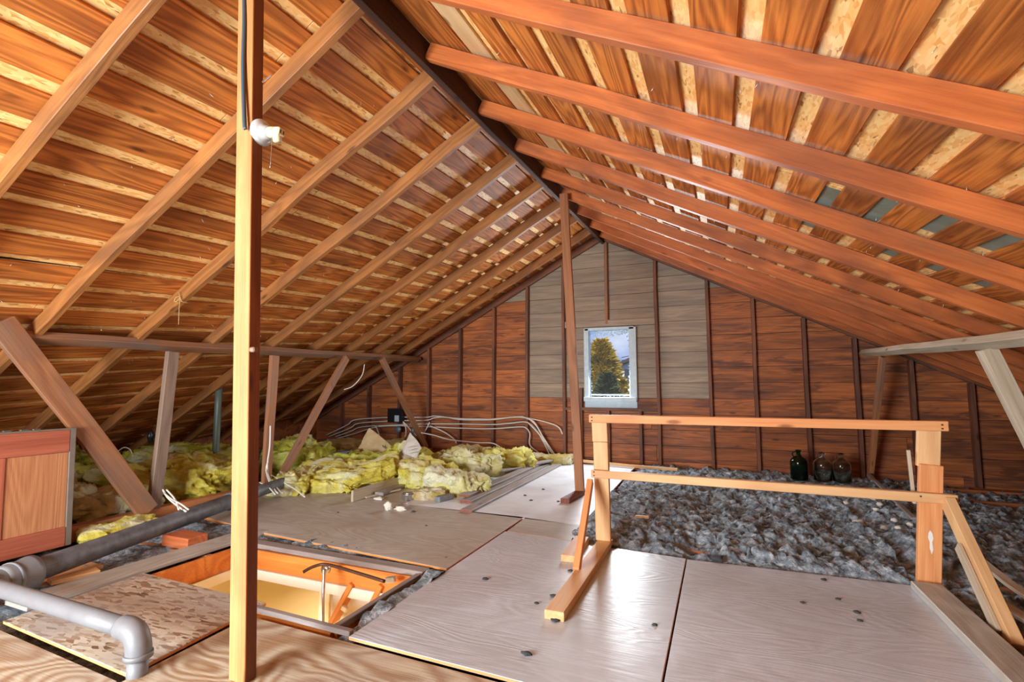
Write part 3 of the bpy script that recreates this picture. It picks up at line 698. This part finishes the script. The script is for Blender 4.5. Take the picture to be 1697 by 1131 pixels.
# paler scraps lying in the loose fill
def rock(name, loc, r, mat, parent=None, seed=0, sub=2, sq=(1, 1, .7), amp=.5):
    bm = bmesh.new(); bmesh.ops.create_icosphere(bm, subdivisions=sub, radius=1)
    for v in bm.verts:
        d = 1+amp*noise.noise(v.co*1.6+Vector((seed*3.1, seed, 0)))+amp*.4*noise.noise(v.co*4+Vector((seed, 0, 5)))
        v.co = Vector((v.co.x*sq[0], v.co.y*sq[1], v.co.z*sq[2]))*d*r
    for f in bm.faces: f.smooth = True
    return link(name, bm_mesh(name, bm), mat, parent, Matrix.Translation(loc))
def fillz(x, y): return h_right(x, y)[2]
chips = [(1424, 862, .045, 'largest pale lump lying in the grey fill left of the right post'), (1402, 838, .02, None), (1447, 830, .026, None), (1458, 840, .022, None), (1465, 868, .026, None), (1482, 864, .022, None), (1452, 848, .02, None), (1472, 832, .026, None), (1490, 838, .022, None), (1508, 872, .02, None), (1488, 878, .02, None)]
for i, (px, py, r, lb) in enumerate(chips):
    p = F(px, py, .03); p.z = max(fillz(p.x+a_, p.y+b_) for a_ in (-.03, 0, .03) for b_ in (-.03, 0, .03))+r*.35
    tag(rock('plaster_lump', p, r, 'plaster', None, i), lb or 'small pale plaster lump in the grey fill left of the right railing post', 'lump', None if lb else 'small pale lumps in the grey fill')
p = F(1062, 862, .06); tag(beam('wood_scrap', p+Vector((-.04, .0, .02)), p+Vector((.06, -.01, .025)), .02, .018, 'new_pine'), 'small stick half buried in the fill just right of the left railing post', 'stick')
tag(beam('batten', F(1440, 790, .05)+Vector((0, 0, .02)), F(1515, 865, .05)+Vector((0, 0, .02)), .035, .02, 'dusty_plank'), 'thin grey batten lying in the fill behind the right railing post', 'batten')
tag(beam('board_strip', (-1.95, 6.62, .035), (-.5, 6.40, .03), .03, .035, 'new_pine', warp=.01), 'thin pale board strip on the floor along the far wall', 'board')
tag(beam('splintered_board', F(1600, 915, .02)+Vector((0, 0, .03)), F(1730, 1020, .02)+Vector((0, 0, .03)), .05, .018, 'weathered', warp=.02), 'pale splintered board sunk in the fill right of the leaning railing brace', 'board')
tag(beam('splintered_board', F(1655, 1005, .02)+Vector((0, 0, .02)), F(1760, 1070, .02)+Vector((0, 0, .02)), .06, .018, 'weathered', warp=.02), 'nearer short splintered board in the fill at the right edge', 'board')

# ================================================================ GLASS JUGS
def jug(px, mat, label, x, y, handle=True, h=.305, r=.087):
    t = thing('glass_jug', label, 'jug', (x, y, .0), group='glass jugs against the far wall')
    z0 = .012; k = h/.305
    prof = [(0, 0), (r*.85, 0), (r, .012), (r, .175*k), (r*.96, .195*k), (r*.84, .213*k), (r*.62, .229*k), (r*.40, .240*k), (.026, .252*k), (.023, .262*k), (.023, .285*k), (.03, .288*k), (.03, .305*k), (.02, .305*k), (.018, .26*k), (r*.36, .236*k), (r*.58, .225*k), (r*.80, .209*k), (r*.91, .192*k), (r-.005, .174*k), (r-.005, .014), (0, .006)]
    lathe('body', prof, mat, t, Matrix.Translation((x, y, z0)), 32)
    tube('handle', [(x-.026, y, z0+.285*k), (x-.052, y, z0+.275*k), (x-.055, y, z0+.25*k), (x-.043, y, z0+.236*k)], .007, mat, t, 8, 6)
jug(0, 'jug_green', 'dark green glass jug, leftmost of the three against the far wall', .765, 6.33, h=.32)
jug(0, 'jug_clear', 'clear dusty glass jug in the middle between the green one and another clear one', .985, 6.33)
jug(0, 'jug_clear', 'clear dusty glass jug at the right end of the row of three', 1.16, 6.33)

# ================================================================ DRAIN PIPE
dp = thing('drain_pipe', 'grey waste pipe with a socket and a thin branch ending in an elbow', 'pipe', (-3.3, 1.6, .1))
A = Vector((-3.205, 1.36, .085)); B = Vector((-3.66, 2.97, .105)); D = (B-A).normalized()
tube('main_pipe', [A, A.lerp(B, .5), B], .058, 'cast_iron', dp, 24, 2)
tube('coupling', [B-D*.05, B+D*.05], .068, 'cast_iron', dp, 24, 1)
tube('pipe_run', [B, B+D*.7], .05, 'cast_iron', dp, 20, 1)
tube('socket', [A+D*.0, A+D*.02, A+D*.10, A+D*.125, A+D*.15], [.074, .077, .077, .083, .083], 'grey_pipe', dp, 24, 1, sm=False)
tube('bend', [A+D*.06, A-D*.02, A-D*.08+Vector((-.03, 0, 0)), A-D*.11+Vector((-.09, 0, 0)), A-D*.12+Vector((-.5, 0, 0))], .068, 'grey_pipe', dp, 24, 5)
tube('socket_rib', [A+D*.045, A+D*.06], .081, 'grey_pipe', dp, 24, 1)
e0 = Vector((-3.19, 1.30, .11)); e1 = Vector((-2.06, 1.245, .135))
tube('branch_pipe', [e0, e0.lerp(e1, .5), e1], .034, 'grey_pipe', dp, 20, 2)
tube('branch_socket', [e0+Vector((-.1, 0, 0)), e0+Vector((.03, 0, 0)), e0+Vector((.05, 0, .0))], [.05, .046, .044], 'grey_pipe', dp, 20, 1, sm=False)
tube('elbow', [e1-Vector((.01, 0, 0)), e1+Vector((.03, 0, 0)), e1+Vector((.065, 0, -.012)), e1+Vector((.085, 0, -.045)), e1+Vector((.088, 0, -.075))], .041, 'grey_pipe', dp, 20, 4)
tube('elbow_collar', [e1+Vector((.088, 0, -.07)), e1+Vector((.088, 0, -.088))], .046, 'grey_pipe', dp, 20, 1)
tube('drop_pipe', [e1+Vector((.088, 0, -.085)), e1+Vector((.088, 0, -.20))], .033, 'grey_pipe', dp, 20, 1)
# block under the pipe
tag(beam('pipe_block', (-3.42, 2.33, .015), (-3.17, 2.33, .015), .14, .07, 'block_wood', upv=(0, 0, 1), bev=.004), 'orange wood block wedged beneath the thick waste pipe', 'block')

# ================================================================ PANEL DOOR leaning on its side
dr = thing('panel_door', 'reddish panelled door standing on its long edge at the left edge of the photo', 'door', (-4.0, 1.2, 0))
DX = -3.93; zt = .745; yb = 1.975; ya = -.0
lean = Matrix.Translation((DX, 0, 0)) @ Matrix.Rotation(math.radians(-3), 4, 'Y')
def dpart(nm, y0, y1, z0, z1, x0, x1, mat, axis='Y', par=None):
    c = Vector(((x0+x1)/2, (y0+y1)/2, (z0+z1)/2))
    if axis == 'Y': m = Matrix.Rotation(math.pi/2, 4, 'Z'); sz = (y1-y0, x1-x0, z1-z0)
    else: m = Matrix.Rotation(math.pi/2, 4, 'Z') @ Matrix.Rotation(-math.pi/2, 4, 'Y'); sz = (z1-z0, x1-x0, y1-y0)
    return link(nm, boxmesh(sz, .003), mat, par or dr, lean @ Matrix.Translation(c) @ m)
dpart('stile', ya, yb-.0, zt-.15, zt-.008, -.018, .016, 'door_veneer'); dpart('stile', ya, yb, .0, .12, -.018, .016, 'door_veneer')
dpart('rail', yb-.0, yb+.035, 0, zt, -.02, .014, 'door_edge', 'Z')
dpart('rail', 1.20, 1.32, .12, zt-.15, -.018, .016, 'door_veneer', 'Z')
dpart('door_panel', 1.66, yb, .12, zt-.15, -.008, .006, 'door_panel_wood', 'Z')
dpart('door_panel', 1.32, 1.62, .12, zt-.15, -.008, .004, 'door_veneer', 'Z')
dpart('panel_moulding', 1.62, 1.66, .12, zt-.15, -.012, .013, 'door_veneer', 'Z')
dpart('door_panel', .1, 1.20, .12, zt-.15, -.008, .004, 'door_veneer', 'Z'); dpart('rail', ya, .1, .12, zt-.15, -.018, .016, 'door_veneer', 'Z')
es_ = dpart('edge_strip', ya, yb+.035, zt-.008, zt+.004, -.02, .016, 'door_edge')
for y in (1.66, 1.74, 1.80): dpart('hinge_leaf', y-.02, y+.02, zt+.004, zt+.012, -.014, .012, 'hinge', par=es_)

# ================================================================ YELLOW WOOL
random.seed(5)
def batt(loc, size, rot, mat, label, seed, lump=.22, bend=0, group=None):
    bm = bmesh.new(); bmesh.ops.create_cube(bm, size=2); bmesh.ops.subdivide_edges(bm, edges=bm.edges[:], cuts=27, use_grid_fill=True)
    sz = Vector(size)/2; s = Vector((seed*5.3, seed*1.7, seed*.9))
    for v in bm.verts:
        c = v.co.copy(); n = c.normalized(); m = max(abs(c.x), abs(c.y), abs(c.z)); k = c.lerp(n*1.15, .42)
        q = Vector((k.x*sz.x, k.y*sz.y, k.z*sz.z))
        t = noise.noise(q*4+s)*.7+(.4-abs(noise.noise(q*8+s))*1.3)*.6+(.3-abs(noise.noise(q*19+s)))*.5+noise.noise(q*42+s)*.18
        q += Vector((n.x, n.y, n.z*.9))*t*lump*.62
        q += Vector((noise.noise(q*6+s+Vector((9, 0, 0))), noise.noise(q*6+s+Vector((0, 9, 0))), 0))*.05
        q.z += bend*(k.x**2)*.1
        v.co = q
    for f in bm.faces: f.smooth = True
    zmin = min((Euler(rot).to_matrix() @ v.co).z for v in bm.verts)
    loc = (loc[0], loc[1], max(loc[2], -.05-zmin))
    return tag(link('insulation_batt', bm_mesh('batt', bm), mat, None, Matrix.Translation(loc) @ Euler(rot).to_matrix().to_4x4()), label, 'insulation', group)
batt((-4.62, 2.50, .07), (.9, .42, .20), (.1, .05, .35), 'wool_pale', 'pale yellow wool batt between the door and the wide diagonal brace', 1)
batt((-3.96, 2.30, .01), (.34, .42, .09), (0, 0, .15), 'wool_yellow', 'small flat yellow wool scrap just behind the thick pipe', 2, .1)
batt((-4.62, 3.25, .12), (.75, .8, .26), (0, .1, .6), 'wool_yellow', 'lumpy yellow wool right of the dusty upright brace', 3, .26)
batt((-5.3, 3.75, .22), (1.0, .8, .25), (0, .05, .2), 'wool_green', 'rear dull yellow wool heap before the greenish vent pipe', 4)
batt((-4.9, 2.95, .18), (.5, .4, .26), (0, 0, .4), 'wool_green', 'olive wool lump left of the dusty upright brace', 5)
batt((-3.90, 3.80, .05), (.34, .42, .13), (.2, 0, .5), 'wool_yellow', 'small yellow wool lump at the foot of the left-leaning brace', 6)
batt((-3.62, 4.22, .07), (1.0, .48, .15), (.25, -.10, .30), 'wool_yellow', 'big yellow wool roll with a grey papery top behind the sheet edge', 7, .2)
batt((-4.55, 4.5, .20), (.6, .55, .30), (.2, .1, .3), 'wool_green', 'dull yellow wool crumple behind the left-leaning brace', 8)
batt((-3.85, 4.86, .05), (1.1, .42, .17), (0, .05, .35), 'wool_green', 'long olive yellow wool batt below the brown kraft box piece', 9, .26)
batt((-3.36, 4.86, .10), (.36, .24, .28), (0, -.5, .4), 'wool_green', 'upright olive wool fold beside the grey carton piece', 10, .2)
batt((-2.84, 4.52, .07), (.55, .36, .15), (.35, .2, -.2), 'wool_yellow', 'yellow wool lump hanging over the white plank', 11, .2)
batt((-2.36, 4.38, .05), (.56, .30, .12), (.15, .12, .45), 'wool_pale', 'white-tufted yellow wool lump nearest the long planks', 12, .2)
batt((-2.62, 5.15, .08), (.60, .42, .17), (0, .0, .3), 'wool_pale', 'fluffy cream wool heap in the middle of the pile', 13, .3)
batt((-2.46, 5.78, .10), (.60, .34, .22), (0, .0, .7), 'wool_yellow', 'bright yellow wool fold near the far end of the pile', 14, .2)
batt((-3.0, 6.15, .04), (1.0, .45, .14), (0, .0, .2), 'wool_paper', 'tan yellow wool along the foot of the far wall', 15, .25)
batt((-2.15, 6.50, .05), (.62, .3, .10), (0, 0, .1), 'wool_paper', 'flat tan wool scrap by the cables where the boards end', 16, .12)
batt((-4.95, 6.1, .05), (1.1, .6, .16), (0, 0, .2), 'wool_paper', 'dim wool heap in the dark far left corner', 17, .25)
batt((-2.52, 4.10, .02), (.30, .18, .07), (0, 0, .5), 'wool_paper', 'small tan wool scrap between the steel can and the grey brick', 18, .12)
batt((-4.15, 5.85, .03), (.8, .4, .14), (0, 0, .5), 'wool_yellow', 'yellow wool behind the kraft box piece', 19, .22)
batt((-3.05, 5.40, .04), (.5, .4, .14), (0, 0, .5), 'wool_paper', 'greyish tan wool right of the grey carton piece', 20, .3)
batt((-3.50, 3.98, .03), (.4, .18, .09), (0, 0, .2), 'wool_yellow', 'low yellow wool edge at the front of the big roll', 21, .16)
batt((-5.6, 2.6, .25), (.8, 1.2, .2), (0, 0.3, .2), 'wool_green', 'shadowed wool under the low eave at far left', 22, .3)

# carton pieces
def carton(name, corners, th, mat, label, creases=2):
    c = sum((Vector(p) for p in corners), Vector())/4; t = thing(name, label, 'carton', c)
    bm = bmesh.new(); N = 10; a, b, d, e = [Vector(p)-c for p in corners]
    nrm = (b-a).cross(e-a).normalized(); g = []
    for j in range(N+1):
        for i in range(N+1):
            u, v = i/N, j/N; p = (a*(1-u)+b*u)*(1-v)+(e*(1-u)+d*u)*v
            p += nrm*(.012*math.sin(u*5+v*2)+.02*noise.noise(p*9+c)+.012*abs(noise.noise(p*20)))
            g.append(bm.verts.new(p))
    for j in range(N):
        for i in range(N): bm.faces.new((g[j*(N+1)+i], g[j*(N+1)+i+1], g[(j+1)*(N+1)+i+1], g[(j+1)*(N+1)+i]))
    r = bmesh.ops.extrude_face_region(bm, geom=bm.faces[:])
    for v in r['geom']:
        if isinstance(v, bmesh.types.BMVert): v.co += nrm*th
    bmesh.ops.recalc_face_normals(bm, faces=bm.faces)
    return link('sheet', bm_mesh(name, bm), mat, t, Matrix.Translation(c)), c
t1, c1 = carton('kraft_box_piece', [G(590, 752, 5.15), G(636, 772, 5.05), G(650, 740, 5.12), G(615, 711, 5.25)], .012, 'kraft', 'torn brown kraft box piece standing up out of the wool')
beam('flap', G(598, 757, 5.08), G(634, 768, 5.0), .05, .012, 'kraft', t1, upv=(0.2, -.5, 1))
for k in range(4): beam('printed_mark', G(634+k*3, 738+k*2.2, 5.07), G(636+k*3, 742+k*2.2, 5.07), .003, .010, 'ink', t1, bev=0)
t2, c2 = carton('grey_carton_piece', [G(663, 760, 4.66), G(686, 766, 4.6), G(701, 744, 4.66), G(681, 718, 4.75)], .012, 'grey_carton', 'grey white carton piece with faint writing propped in the wool')
beam('flap', G(668, 756, 4.60), G(688, 766, 4.56), .06, .014, 'grey_carton', t2, upv=(.3, -.5, 1))
for k in range(3): beam('pen_line', G(676+k*1.5, 742+k*5, 4.60), G(689+k*1.5, 739+k*5, 4.60), .002, .003, 'ink', t2, bev=0)
t3 = thing('folded_paper', 'white crumpled paper lying on the wool below the grey carton piece', 'paper', F(700, 772, .12))
o = rock('sheet', F(700, 770, .17), .085, 'frost', t3, 8, 3, (1.2, .6, .22), .35)

# planks and bits on the floor
t = thing('plank', 'whitewashed plank standing on edge in front of the yellow wool', 'plank', (-3.05, 3.68, 0))
pa = F(583, 833, 0); pb = F(700, 795, 0)
beam('board', (pa.x, pa.y, .052), (pb.x, pb.y, .052), .024, .10, 'weathered', t); 
tag(beam('offcut', F(628, 823)+Vector((0, 0, .02)), F(690, 799)+Vector((0, 0, .02)), .09, .03, 'dusty_plank'), 'short dusty board offcut between the whitewashed plank and the steel can', 'board')
tag(beam('stick', F(606, 827)+Vector((0, 0, .01)), F(664, 815)+Vector((0, 0, .02)), .02, .015, 'weathered'), 'thin pale stick in front of the short dusty offcut', 'stick')
grp = None
def lp(n0, n1, z, w, label, mat='dusty_plank'):
    a = F(*n0); b = F(*n1); t = thing('long_plank', label, 'plank', (a.x, a.y, z))
    a.z = b.z = z+.0115
    bd_ = beam('board', a, b, w, .022, mat, t, warp=.006); d = (a-b).normalized()
    beam('sawn_end', a+d*.0005, a+d*.003, w-.006, .018, 'red_end', bd_, bev=0)
lp((768, 829), (918, 762), .024, .11, 'upper dusty plank on the stack beside the yellow wool')
lp((772, 834), (915, 766), .0, .12, 'lower plank of the stack beside the yellow wool')
lp((772, 850), (932, 768), .0, .105, 'dusty plank lying alone nearest the bright sheet')
lp((828, 790), (938, 765), .047, .09, 'top plank crossing toward the slim post')
# steel can
cn = thing('steel_can', 'dented shiny steel can on the sheet before the yellow wool', 'can', F(677, 833))
lathe('body', [(0, 0), (.062, 0), (.064, .004), (.062, .05), (.064, .054), (.06, .056), (.058, .05), (.058, .006), (0, .006)], 'steel', cn, Matrix.Translation(F(677, 828)))
lathe('lid', [(0, .057), (.055, .057), (.045, .068), (.0, .070)], 'steel', cn, Matrix.Translation(F(677, 828)))
tag(beam('grey_brick', F(721, 834)+Vector((0, .03, .024)), F(745, 828)+Vector((0, .03, .024)), .07, .045, 'brick_grey', bev=.005), 'small grey brick piece left of the plank stack', 'brick')
def shard(px, py, r, sq, seed, label, z=0, mat='plaster'):
    p = F(px, py); p.z = r*sq[2]*.8+z; tag(rock('plaster_shard', p, r, mat, None, seed, 3, sq, .55), label, 'shard')
shard(643, 846, .042, (.8, .7, .9), 3, 'upright pale plaster shard alone on the tan sheet')
shard(663, 847, .055, (1.1, .5, .35), 4, 'flat pale plaster shard beside the upright shard')
shard(627, 829, .05, (1, .5, .3), 5, 'pale flat shard at the end of the dusty offcut')
random.seed(31)
for (px, py, r, lb) in ((1190, 929, .035, 'largest dark fluff lump at the edge of the fill on the front right sheet'), (685, 849, .016, 'dark crumb just right of the flat plaster shard'), (804, 961, .014, 'dark crumb on the middle sheet between the hatch and the railing foot'),
    (889, 1001, .010, 'tiny dark crumb left of the near end of the railing foot'), (918, 990, .016, 'dark crumb touching the left side of the railing foot'), (873, 1086, .016, 'dark crumb on the middle sheet below the railing foot'),
    (1085, 1037, .010, 'tiny dark crumb alone left of the seam between the two front sheets'), (920, 1030, .016, 'dark fluff under the sawn near end of the railing foot'), (945, 947, .012, 'dark crumb at the bottom of the leaning left brace'),
    (1420, 1016, .012, 'middle one of three dark crumbs on the front right sheet'), (1388, 994, .010, 'upper one of three dark crumbs on the front right sheet'), (1425, 1030, .010, 'lower one of three dark crumbs on the front right sheet'),
    (1330, 1000, .010, 'leftmost dark crumb on the front right sheet'), (1016, 908, .02, 'dark fluff at the foot of the left railing post'), (1365, 962, .012, 'dark crumb close to the fill edge on the front right sheet'),
    (560, 850, .008, 'tiny dark crumb on the tan sheet left of the plaster shards'), (706, 872, .008, 'tiny dark crumb on the tan sheet below the plaster shards'), (900, 812, .012, 'farthest dark crumb on the pale far sheet'),
    (880, 830, .012, 'dark crumb in the middle of the pale far sheet'), (870, 822, .012, 'dark crumb on the pale far sheet nearest the long planks'), (925, 832, .012, 'dark crumb beside the block under the slim post')):
    p = F(px, py); p.z = r*.3
    tag(rock('fluff', p, r, 'black_fluff', None, px % 17, 2, (1.2, .9, .45), .7), lb, 'crumb', 'dark crumbs scattered on the floor sheets')

# ================================================================ LIGHT SOCKET, STRING
ls = thing('lamp_holder', 'white porcelain lamp holder with pull chain on the foreground post', 'lamp holder', X(437, 222, -1.555)+Vector((.0, .02, 0)))
c = X(434, 222, -1.54); c.y += .0
base_c = Vector((-1.553, c.y+.02, c.z)); c = Vector((-1.55, 1.30, X(436, 222, -1.55).z))
Ry = Matrix.Rotation(math.radians(100), 4, 'Y')
lathe('base', [(0, 0), (.048, 0), (.048, .008), (.036, .02), (.026, .026), (.024, .045), (0, .045)], 'porcelain', ls, Matrix.Translation(c) @ Ry)
d = (Ry.to_3x3() @ Vector((0, 0, 1)))
e = c+d*.045
lathe('socket', [(0, 0), (.020, 0), (.020, .022), (.017, .03), (0, .03)], 'ivory_plastic', ls, Matrix.Translation(e) @ Ry)
oa_ = beam('outlet_adapter', e+d*.028, e+d*.062, .034, .03, 'ivory_plastic', ls, bev=.005)
lathe('outlet_adapter', [(0, -.018), (.015, -.018), (.015, .018), (0, .018)], 'ivory_plastic', ls, Matrix.Translation(e+d*.04+Vector((0, 0, -.018))), 12)
beam('outlet_slot', e+d*.0625+Vector((0, -.007, 0)), e+d*.0635+Vector((0, -.007, 0)), .004, .012, 'ink', oa_, bev=0)
beam('outlet_slot', e+d*.0625+Vector((0, .007, 0)), e+d*.0635+Vector((0, .007, 0)), .004, .012, 'ink', oa_, bev=0)
q = e+d*.012
pc_ = tube('pull_chain', [q+Vector((0, 0, -.018)), q+Vector((.001, 0, -.06)), q+Vector((0, 0, -.125))], .0014, 'chain', ls, 6, 4)
lathe('chain_pull', [(0, -.008), (.003, -.006), (.004, 0), (.002, .006), (0, .008)], 'chain', pc_, Matrix.Translation(q+Vector((0, 0, -.13))), 8)
k = onr = Vector((-3.42, 2.40, zroof(-3.42, 2.40, .02)))
# twine loop tied round a rafter
kx = -3.60; k = Vector((kx, 2.405, zroof(kx, 2.42, .03)))
sg = thing('twine', 'loop of twine tied round the second left rafter with its end hanging', 'string', k)
tube('loop', [k, k+Vector((-.03, -.01, -.01)), k+Vector((-.045, -.01, -.035)), k+Vector((-.02, -.01, -.04)), k+Vector((0, 0, -.005))], .0025, 'twine', sg, 6, 6)
tube('hanging_end', [k, k+Vector((.006, -.005, -.06)), k+Vector((.004, -.004, -.13)), k+Vector((.006, -.003, -.21))], .002, 'twine', sg, 6, 6)
tube('binding', [k+Vector((-.02, 0, .03)), k+Vector((0, -.004, 0)), k+Vector((.02, .0, -.04)), k+Vector((.02, .05, -.045))], .002, 'twine', sg, 6, 4)

# ================================================================ CABLES ON THE GABLE
yw = YF-.012
def wire(pts, label, r=.009, y=yw, mat='white_cable', group=None, n=6):
    P = [(G(p[0], p[1], p[2]) if len(p) > 2 else G(p[0], p[1], y)) for p in pts]
    return tag(tube('cable', P, r, mat, None, 6, n), label, 'cable', group)
wire([(540, 722), (575, 705), (590, 696), (650, 692), (705, 692), (722, 690), (760, 694), (800, 695), (815, 695), (860, 691), (873, 693), (905, 700), (925, 708), (932, 720)], 'topmost white cable across the far wall curling down at its right end')
wire([(545, 724), (580, 710), (595, 702), (650, 698), (705, 697), (720, 693), (740, 692), (765, 696), (815, 696), (850, 692), (874, 694), (890, 708), (903, 732), (915, 752)], 'second white cable from the top across the far wall', y=yw-.02)
wire([(556, 724), (580, 716), (600, 708), (650, 705), (705, 703), (760, 703), (815, 704), (845, 702), (872, 700), (888, 712), (902, 735), (918, 756)], 'middle white cable across the far wall')
wire([(558, 727), (585, 720), (620, 709), (655, 706), (715, 708), (760, 710), (815, 711), (860, 708), (872, 710), (878, 720), (878, 738), (895, 752), (903, 757)], 'lowest white cable across the far wall dropping beside a stud')
wire([(876, 702), (895, 722), (905, 742), (912, 758)], 'short steep white cable at the right end of the cable run', y=yw-.035)
wire([(873, 694), (885, 700), (900, 725), (921, 757)], 'outer steep white cable fanning down to the boards', y=yw-.05)
wire([(712, 706), (735, 716), (752, 728), (756, 735)], 'white cable branching down from the run into the wool', y=yw-.05)
wire([(695, 717), (720, 722), (745, 729), (790, 734), (815, 735), (826, 740), (834, 746)], 'long loose white cable sagging over the wool at the far wall', y=6.55, r=.009)
wire([(668, 700), (672, 708), (672, 722), (664, 735)], 'white cable hanging down from the black junction box', y=6.7)
wire([(668, 699), (676, 708), (683, 716), (690, 722)], 'white cable running right from the black junction box', y=6.7)
wire([(712, 700), (706, 712), (700, 720)], 'short white cable crossing behind the farthest brace', y=6.75)
wire([(622, 706), (626, 714), (629, 724)], 'short white cable dropping left of the kraft box piece', y=6.75)
wire([(448, 706, 3.66), (447, 740, 3.66), (443, 770, 3.64), (445, 790, 3.62), (458, 808, 3.5), (468, 818, 3.42)], 'white cable running down beside the brown upright brace', r=.007)
wire([(444, 765, 3.64), (441, 780, 3.62), (447, 800, 3.52), (460, 818, 3.42)], 'second white cable curling onto the sheet at the brown upright brace', r=.007)
wire([(450, 788, 3.7), (470, 800, 3.62), (490, 812, 3.52), (505, 824, 3.40)], 'white cable trailing right over the small yellow lump', r=.006)
wire([(430, 800, 3.5), (445, 808, 3.4), (456, 820, 3.30)], 'white cable end poking out from behind the foreground post', r=.006)
wire([(270, 812, 2.58), (278, 825, 2.55), (293, 838, 2.5), (308, 848, 2.45)], 'bundled white wire at the foot of the dusty upright brace', r=.007)
wire([(272, 818, 2.55), (285, 828, 2.5), (300, 836, 2.44), (312, 845, 2.4)], 'second wire of the bundle behind the thick pipe', r=.006)
wire([(276, 812, 2.54), (290, 828, 2.5), (296, 845, 2.42)], 'third wire of the bundle behind the thick pipe', r=.006)
wire([(570, 646, 4.72), (585, 640, 4.75), (600, 622, 4.8), (604, 604, 4.85)], 'thin white wire looping down from the left beam beside the diagonal brace', r=.005)
wire([(196, 748, 3.3), (206, 742, 3.3), (216, 746, 3.3), (221, 758, 3.3)], 'small bent grey wire above the olive wool behind the wide diagonal brace', r=.006)
jb = thing('junction_box', 'black junction box with a pale sticker on the far wall stud', 'box', G(655, 690, 6.8))
jx_ = wbox('box', G(647, 700, 6.82), G(668, 678, 6.78)-Vector((0, .04, 0)), 'black_box', jb)
wbox('sticker', G(654, 699, 6.735), G(661, 689, 6.73), 'sticker', jx_)
tag(rock('round_cover', G(660, 712, 6.74), .055, 'blue_pipe', None, 2, 2, (1, .5, 1), .05), 'round bluish cover plate below the black junction box', 'cover')
tag(rock('blue_rag', G(684, 715, 6.7), .05, 'blue_pipe', None, 5, 2, (.6, .4, 1.2), .3), 'small blue scrap beside the foot of the farthest brace', 'scrap')
tag(rock('dark_bag', G(250, 724, 3.4), .06, 'black_box', None, 6, 3, (.6, .5, 1.1), .3), 'small black and white bag hanging behind the dusty upright brace', 'bag')
tag(rock('pale_rag', G(150, 765, 3.0), .1, 'frost', None, 9, 3, (1.3, .5, .35), .6), 'crumpled pale rag in the dark between door and wide diagonal brace', 'rag')

# ================================================================ OUTSIDE
ground = link('ground', boxmesh((60, 60, .1), 0), 'lawn', None, Matrix.Translation((0, 38, -3.2))); ground['kind'] = 'structure'
random.seed(3)
def tree(loc, h, r, nleaf, mat, label, name='conifer', ls_=.22, low=.05):
    t = thing(name, label, 'tree', loc)
    tube('trunk', [loc, loc+Vector((0, 0, h*.85))], .15, 'bark', t, 8, 1)
    bm = bmesh.new()
    for _ in range(nleaf):
        u = random.random()**.8; zz = h*(low+(1-low)*u); rr = r*(1-u)**.75*(.75+.35*noise.noise(Vector((u*7, 0, loc.x))))
        a = random.uniform(0, 6.283); rad = rr*random.uniform(.72, 1.08)*(1+.2*noise.noise(Vector((math.cos(a)*2, math.sin(a)*2, u*6))))
        p = Vector((rad*math.cos(a), rad*math.sin(a), zz)); o1 = Vector((math.cos(a), math.sin(a), random.uniform(.0, .9))).normalized()
        side = o1.cross(Vector((random.uniform(-1, 1), random.uniform(-1, 1), 1))).normalized(); s_ = ls_*random.uniform(.6, 1.3)
        n_ = o1.cross(side)*s_*.12
        a_ = bm.verts.new(p-side*s_*.35); b_ = bm.verts.new(p+side*s_*.35); c_ = bm.verts.new(p+o1*s_+n_); d_ = bm.verts.new(p-o1*s_*.3+n_)
        bm.faces.new((a_, c_, b_)); bm.faces.new((a_, b_, d_))
    o = link('foliage', bm_mesh('foliage', bm), mat, t, Matrix.Translation(loc)); o['kind'] = 'stuff'
pT = G(1003, 660, 15); tree(Vector((pT.x-.1, 15, -3.15)), G(1003, 566, 15).z+3.15, 1.9, 9000, 'leaf_gold', 'golden green conifer seen through the gable window')
tree(Vector((pT.x-2.4, 19.8, -3.15)), G(985, 585, 19.8).z+3.15, 1.7, 5000, 'leaf_gold', 'second shorter golden conifer at the left of the window view')
pT = G(1006, 668, 11); tree(Vector((pT.x, 11, -3.15)), G(1006, 622, 11).z+3.15, 1.5, 6000, 'leaf_dark', 'dark green bush in front of the golden conifer outside', 'bush', .16)
pT = G(1032, 668, 13.4); tree(Vector((pT.x, 13.4, -3.15)), G(1030, 632, 13.4).z+3.15, .9, 3500, 'leaf_gold', 'low yellow bush under the neighbouring house gable', 'bush', .16)
hs = thing('neighbour_house', 'pale neighbouring house with a dark sloping roof edge seen through the window', 'house', G(1040, 640, 20))
a = G(1020, 611, 20); b_ = G(1046, 601, 20); 
skin([(a.x, -3.1), (a.x+7, -3.1), (a.x+7, a.z), (a.x+3.5, a.z+1.5), (a.x, a.z)], 20, 26, None, 'tmp', 'house_wall').name = 'wall'
wl = bpy.data.objects['wall']; wl.parent = hs; wl.matrix_parent_inverse = WM[hs.name].inverted()
beam('roof_slope', Vector((a.x-.3, 23, a.z-.06)), Vector((a.x+3.6, 23, a.z+1.62)), 6.8, .12, 'roof_tile_far', hs)
beam('roof_slope', Vector((a.x+7.3, 23, a.z-.06)), Vector((a.x+3.4, 23, a.z+1.62)), 6.8, .12, 'roof_tile_far', hs)
q0 = G(1036, 634, 19.97); q1 = G(1046, 612, 19.9)
wbox('window', (q0.x, 19.9, q0.z), (q1.x+.6, 20.02, q1.z), 'dark_glass', hs)
for k, py in enumerate((587, 592)):
    tag(tube('power_line', [G(1030, py+6, 30), G(1050, py, 30)+Vector((1, 0, 0)), G(1050, py, 30)+Vector((8, 0, .3))], .02, 'black_box', None, 5, 3), ('upper' if k == 0 else 'lower')+' overhead wire crossing the sky in the window view', 'wire')
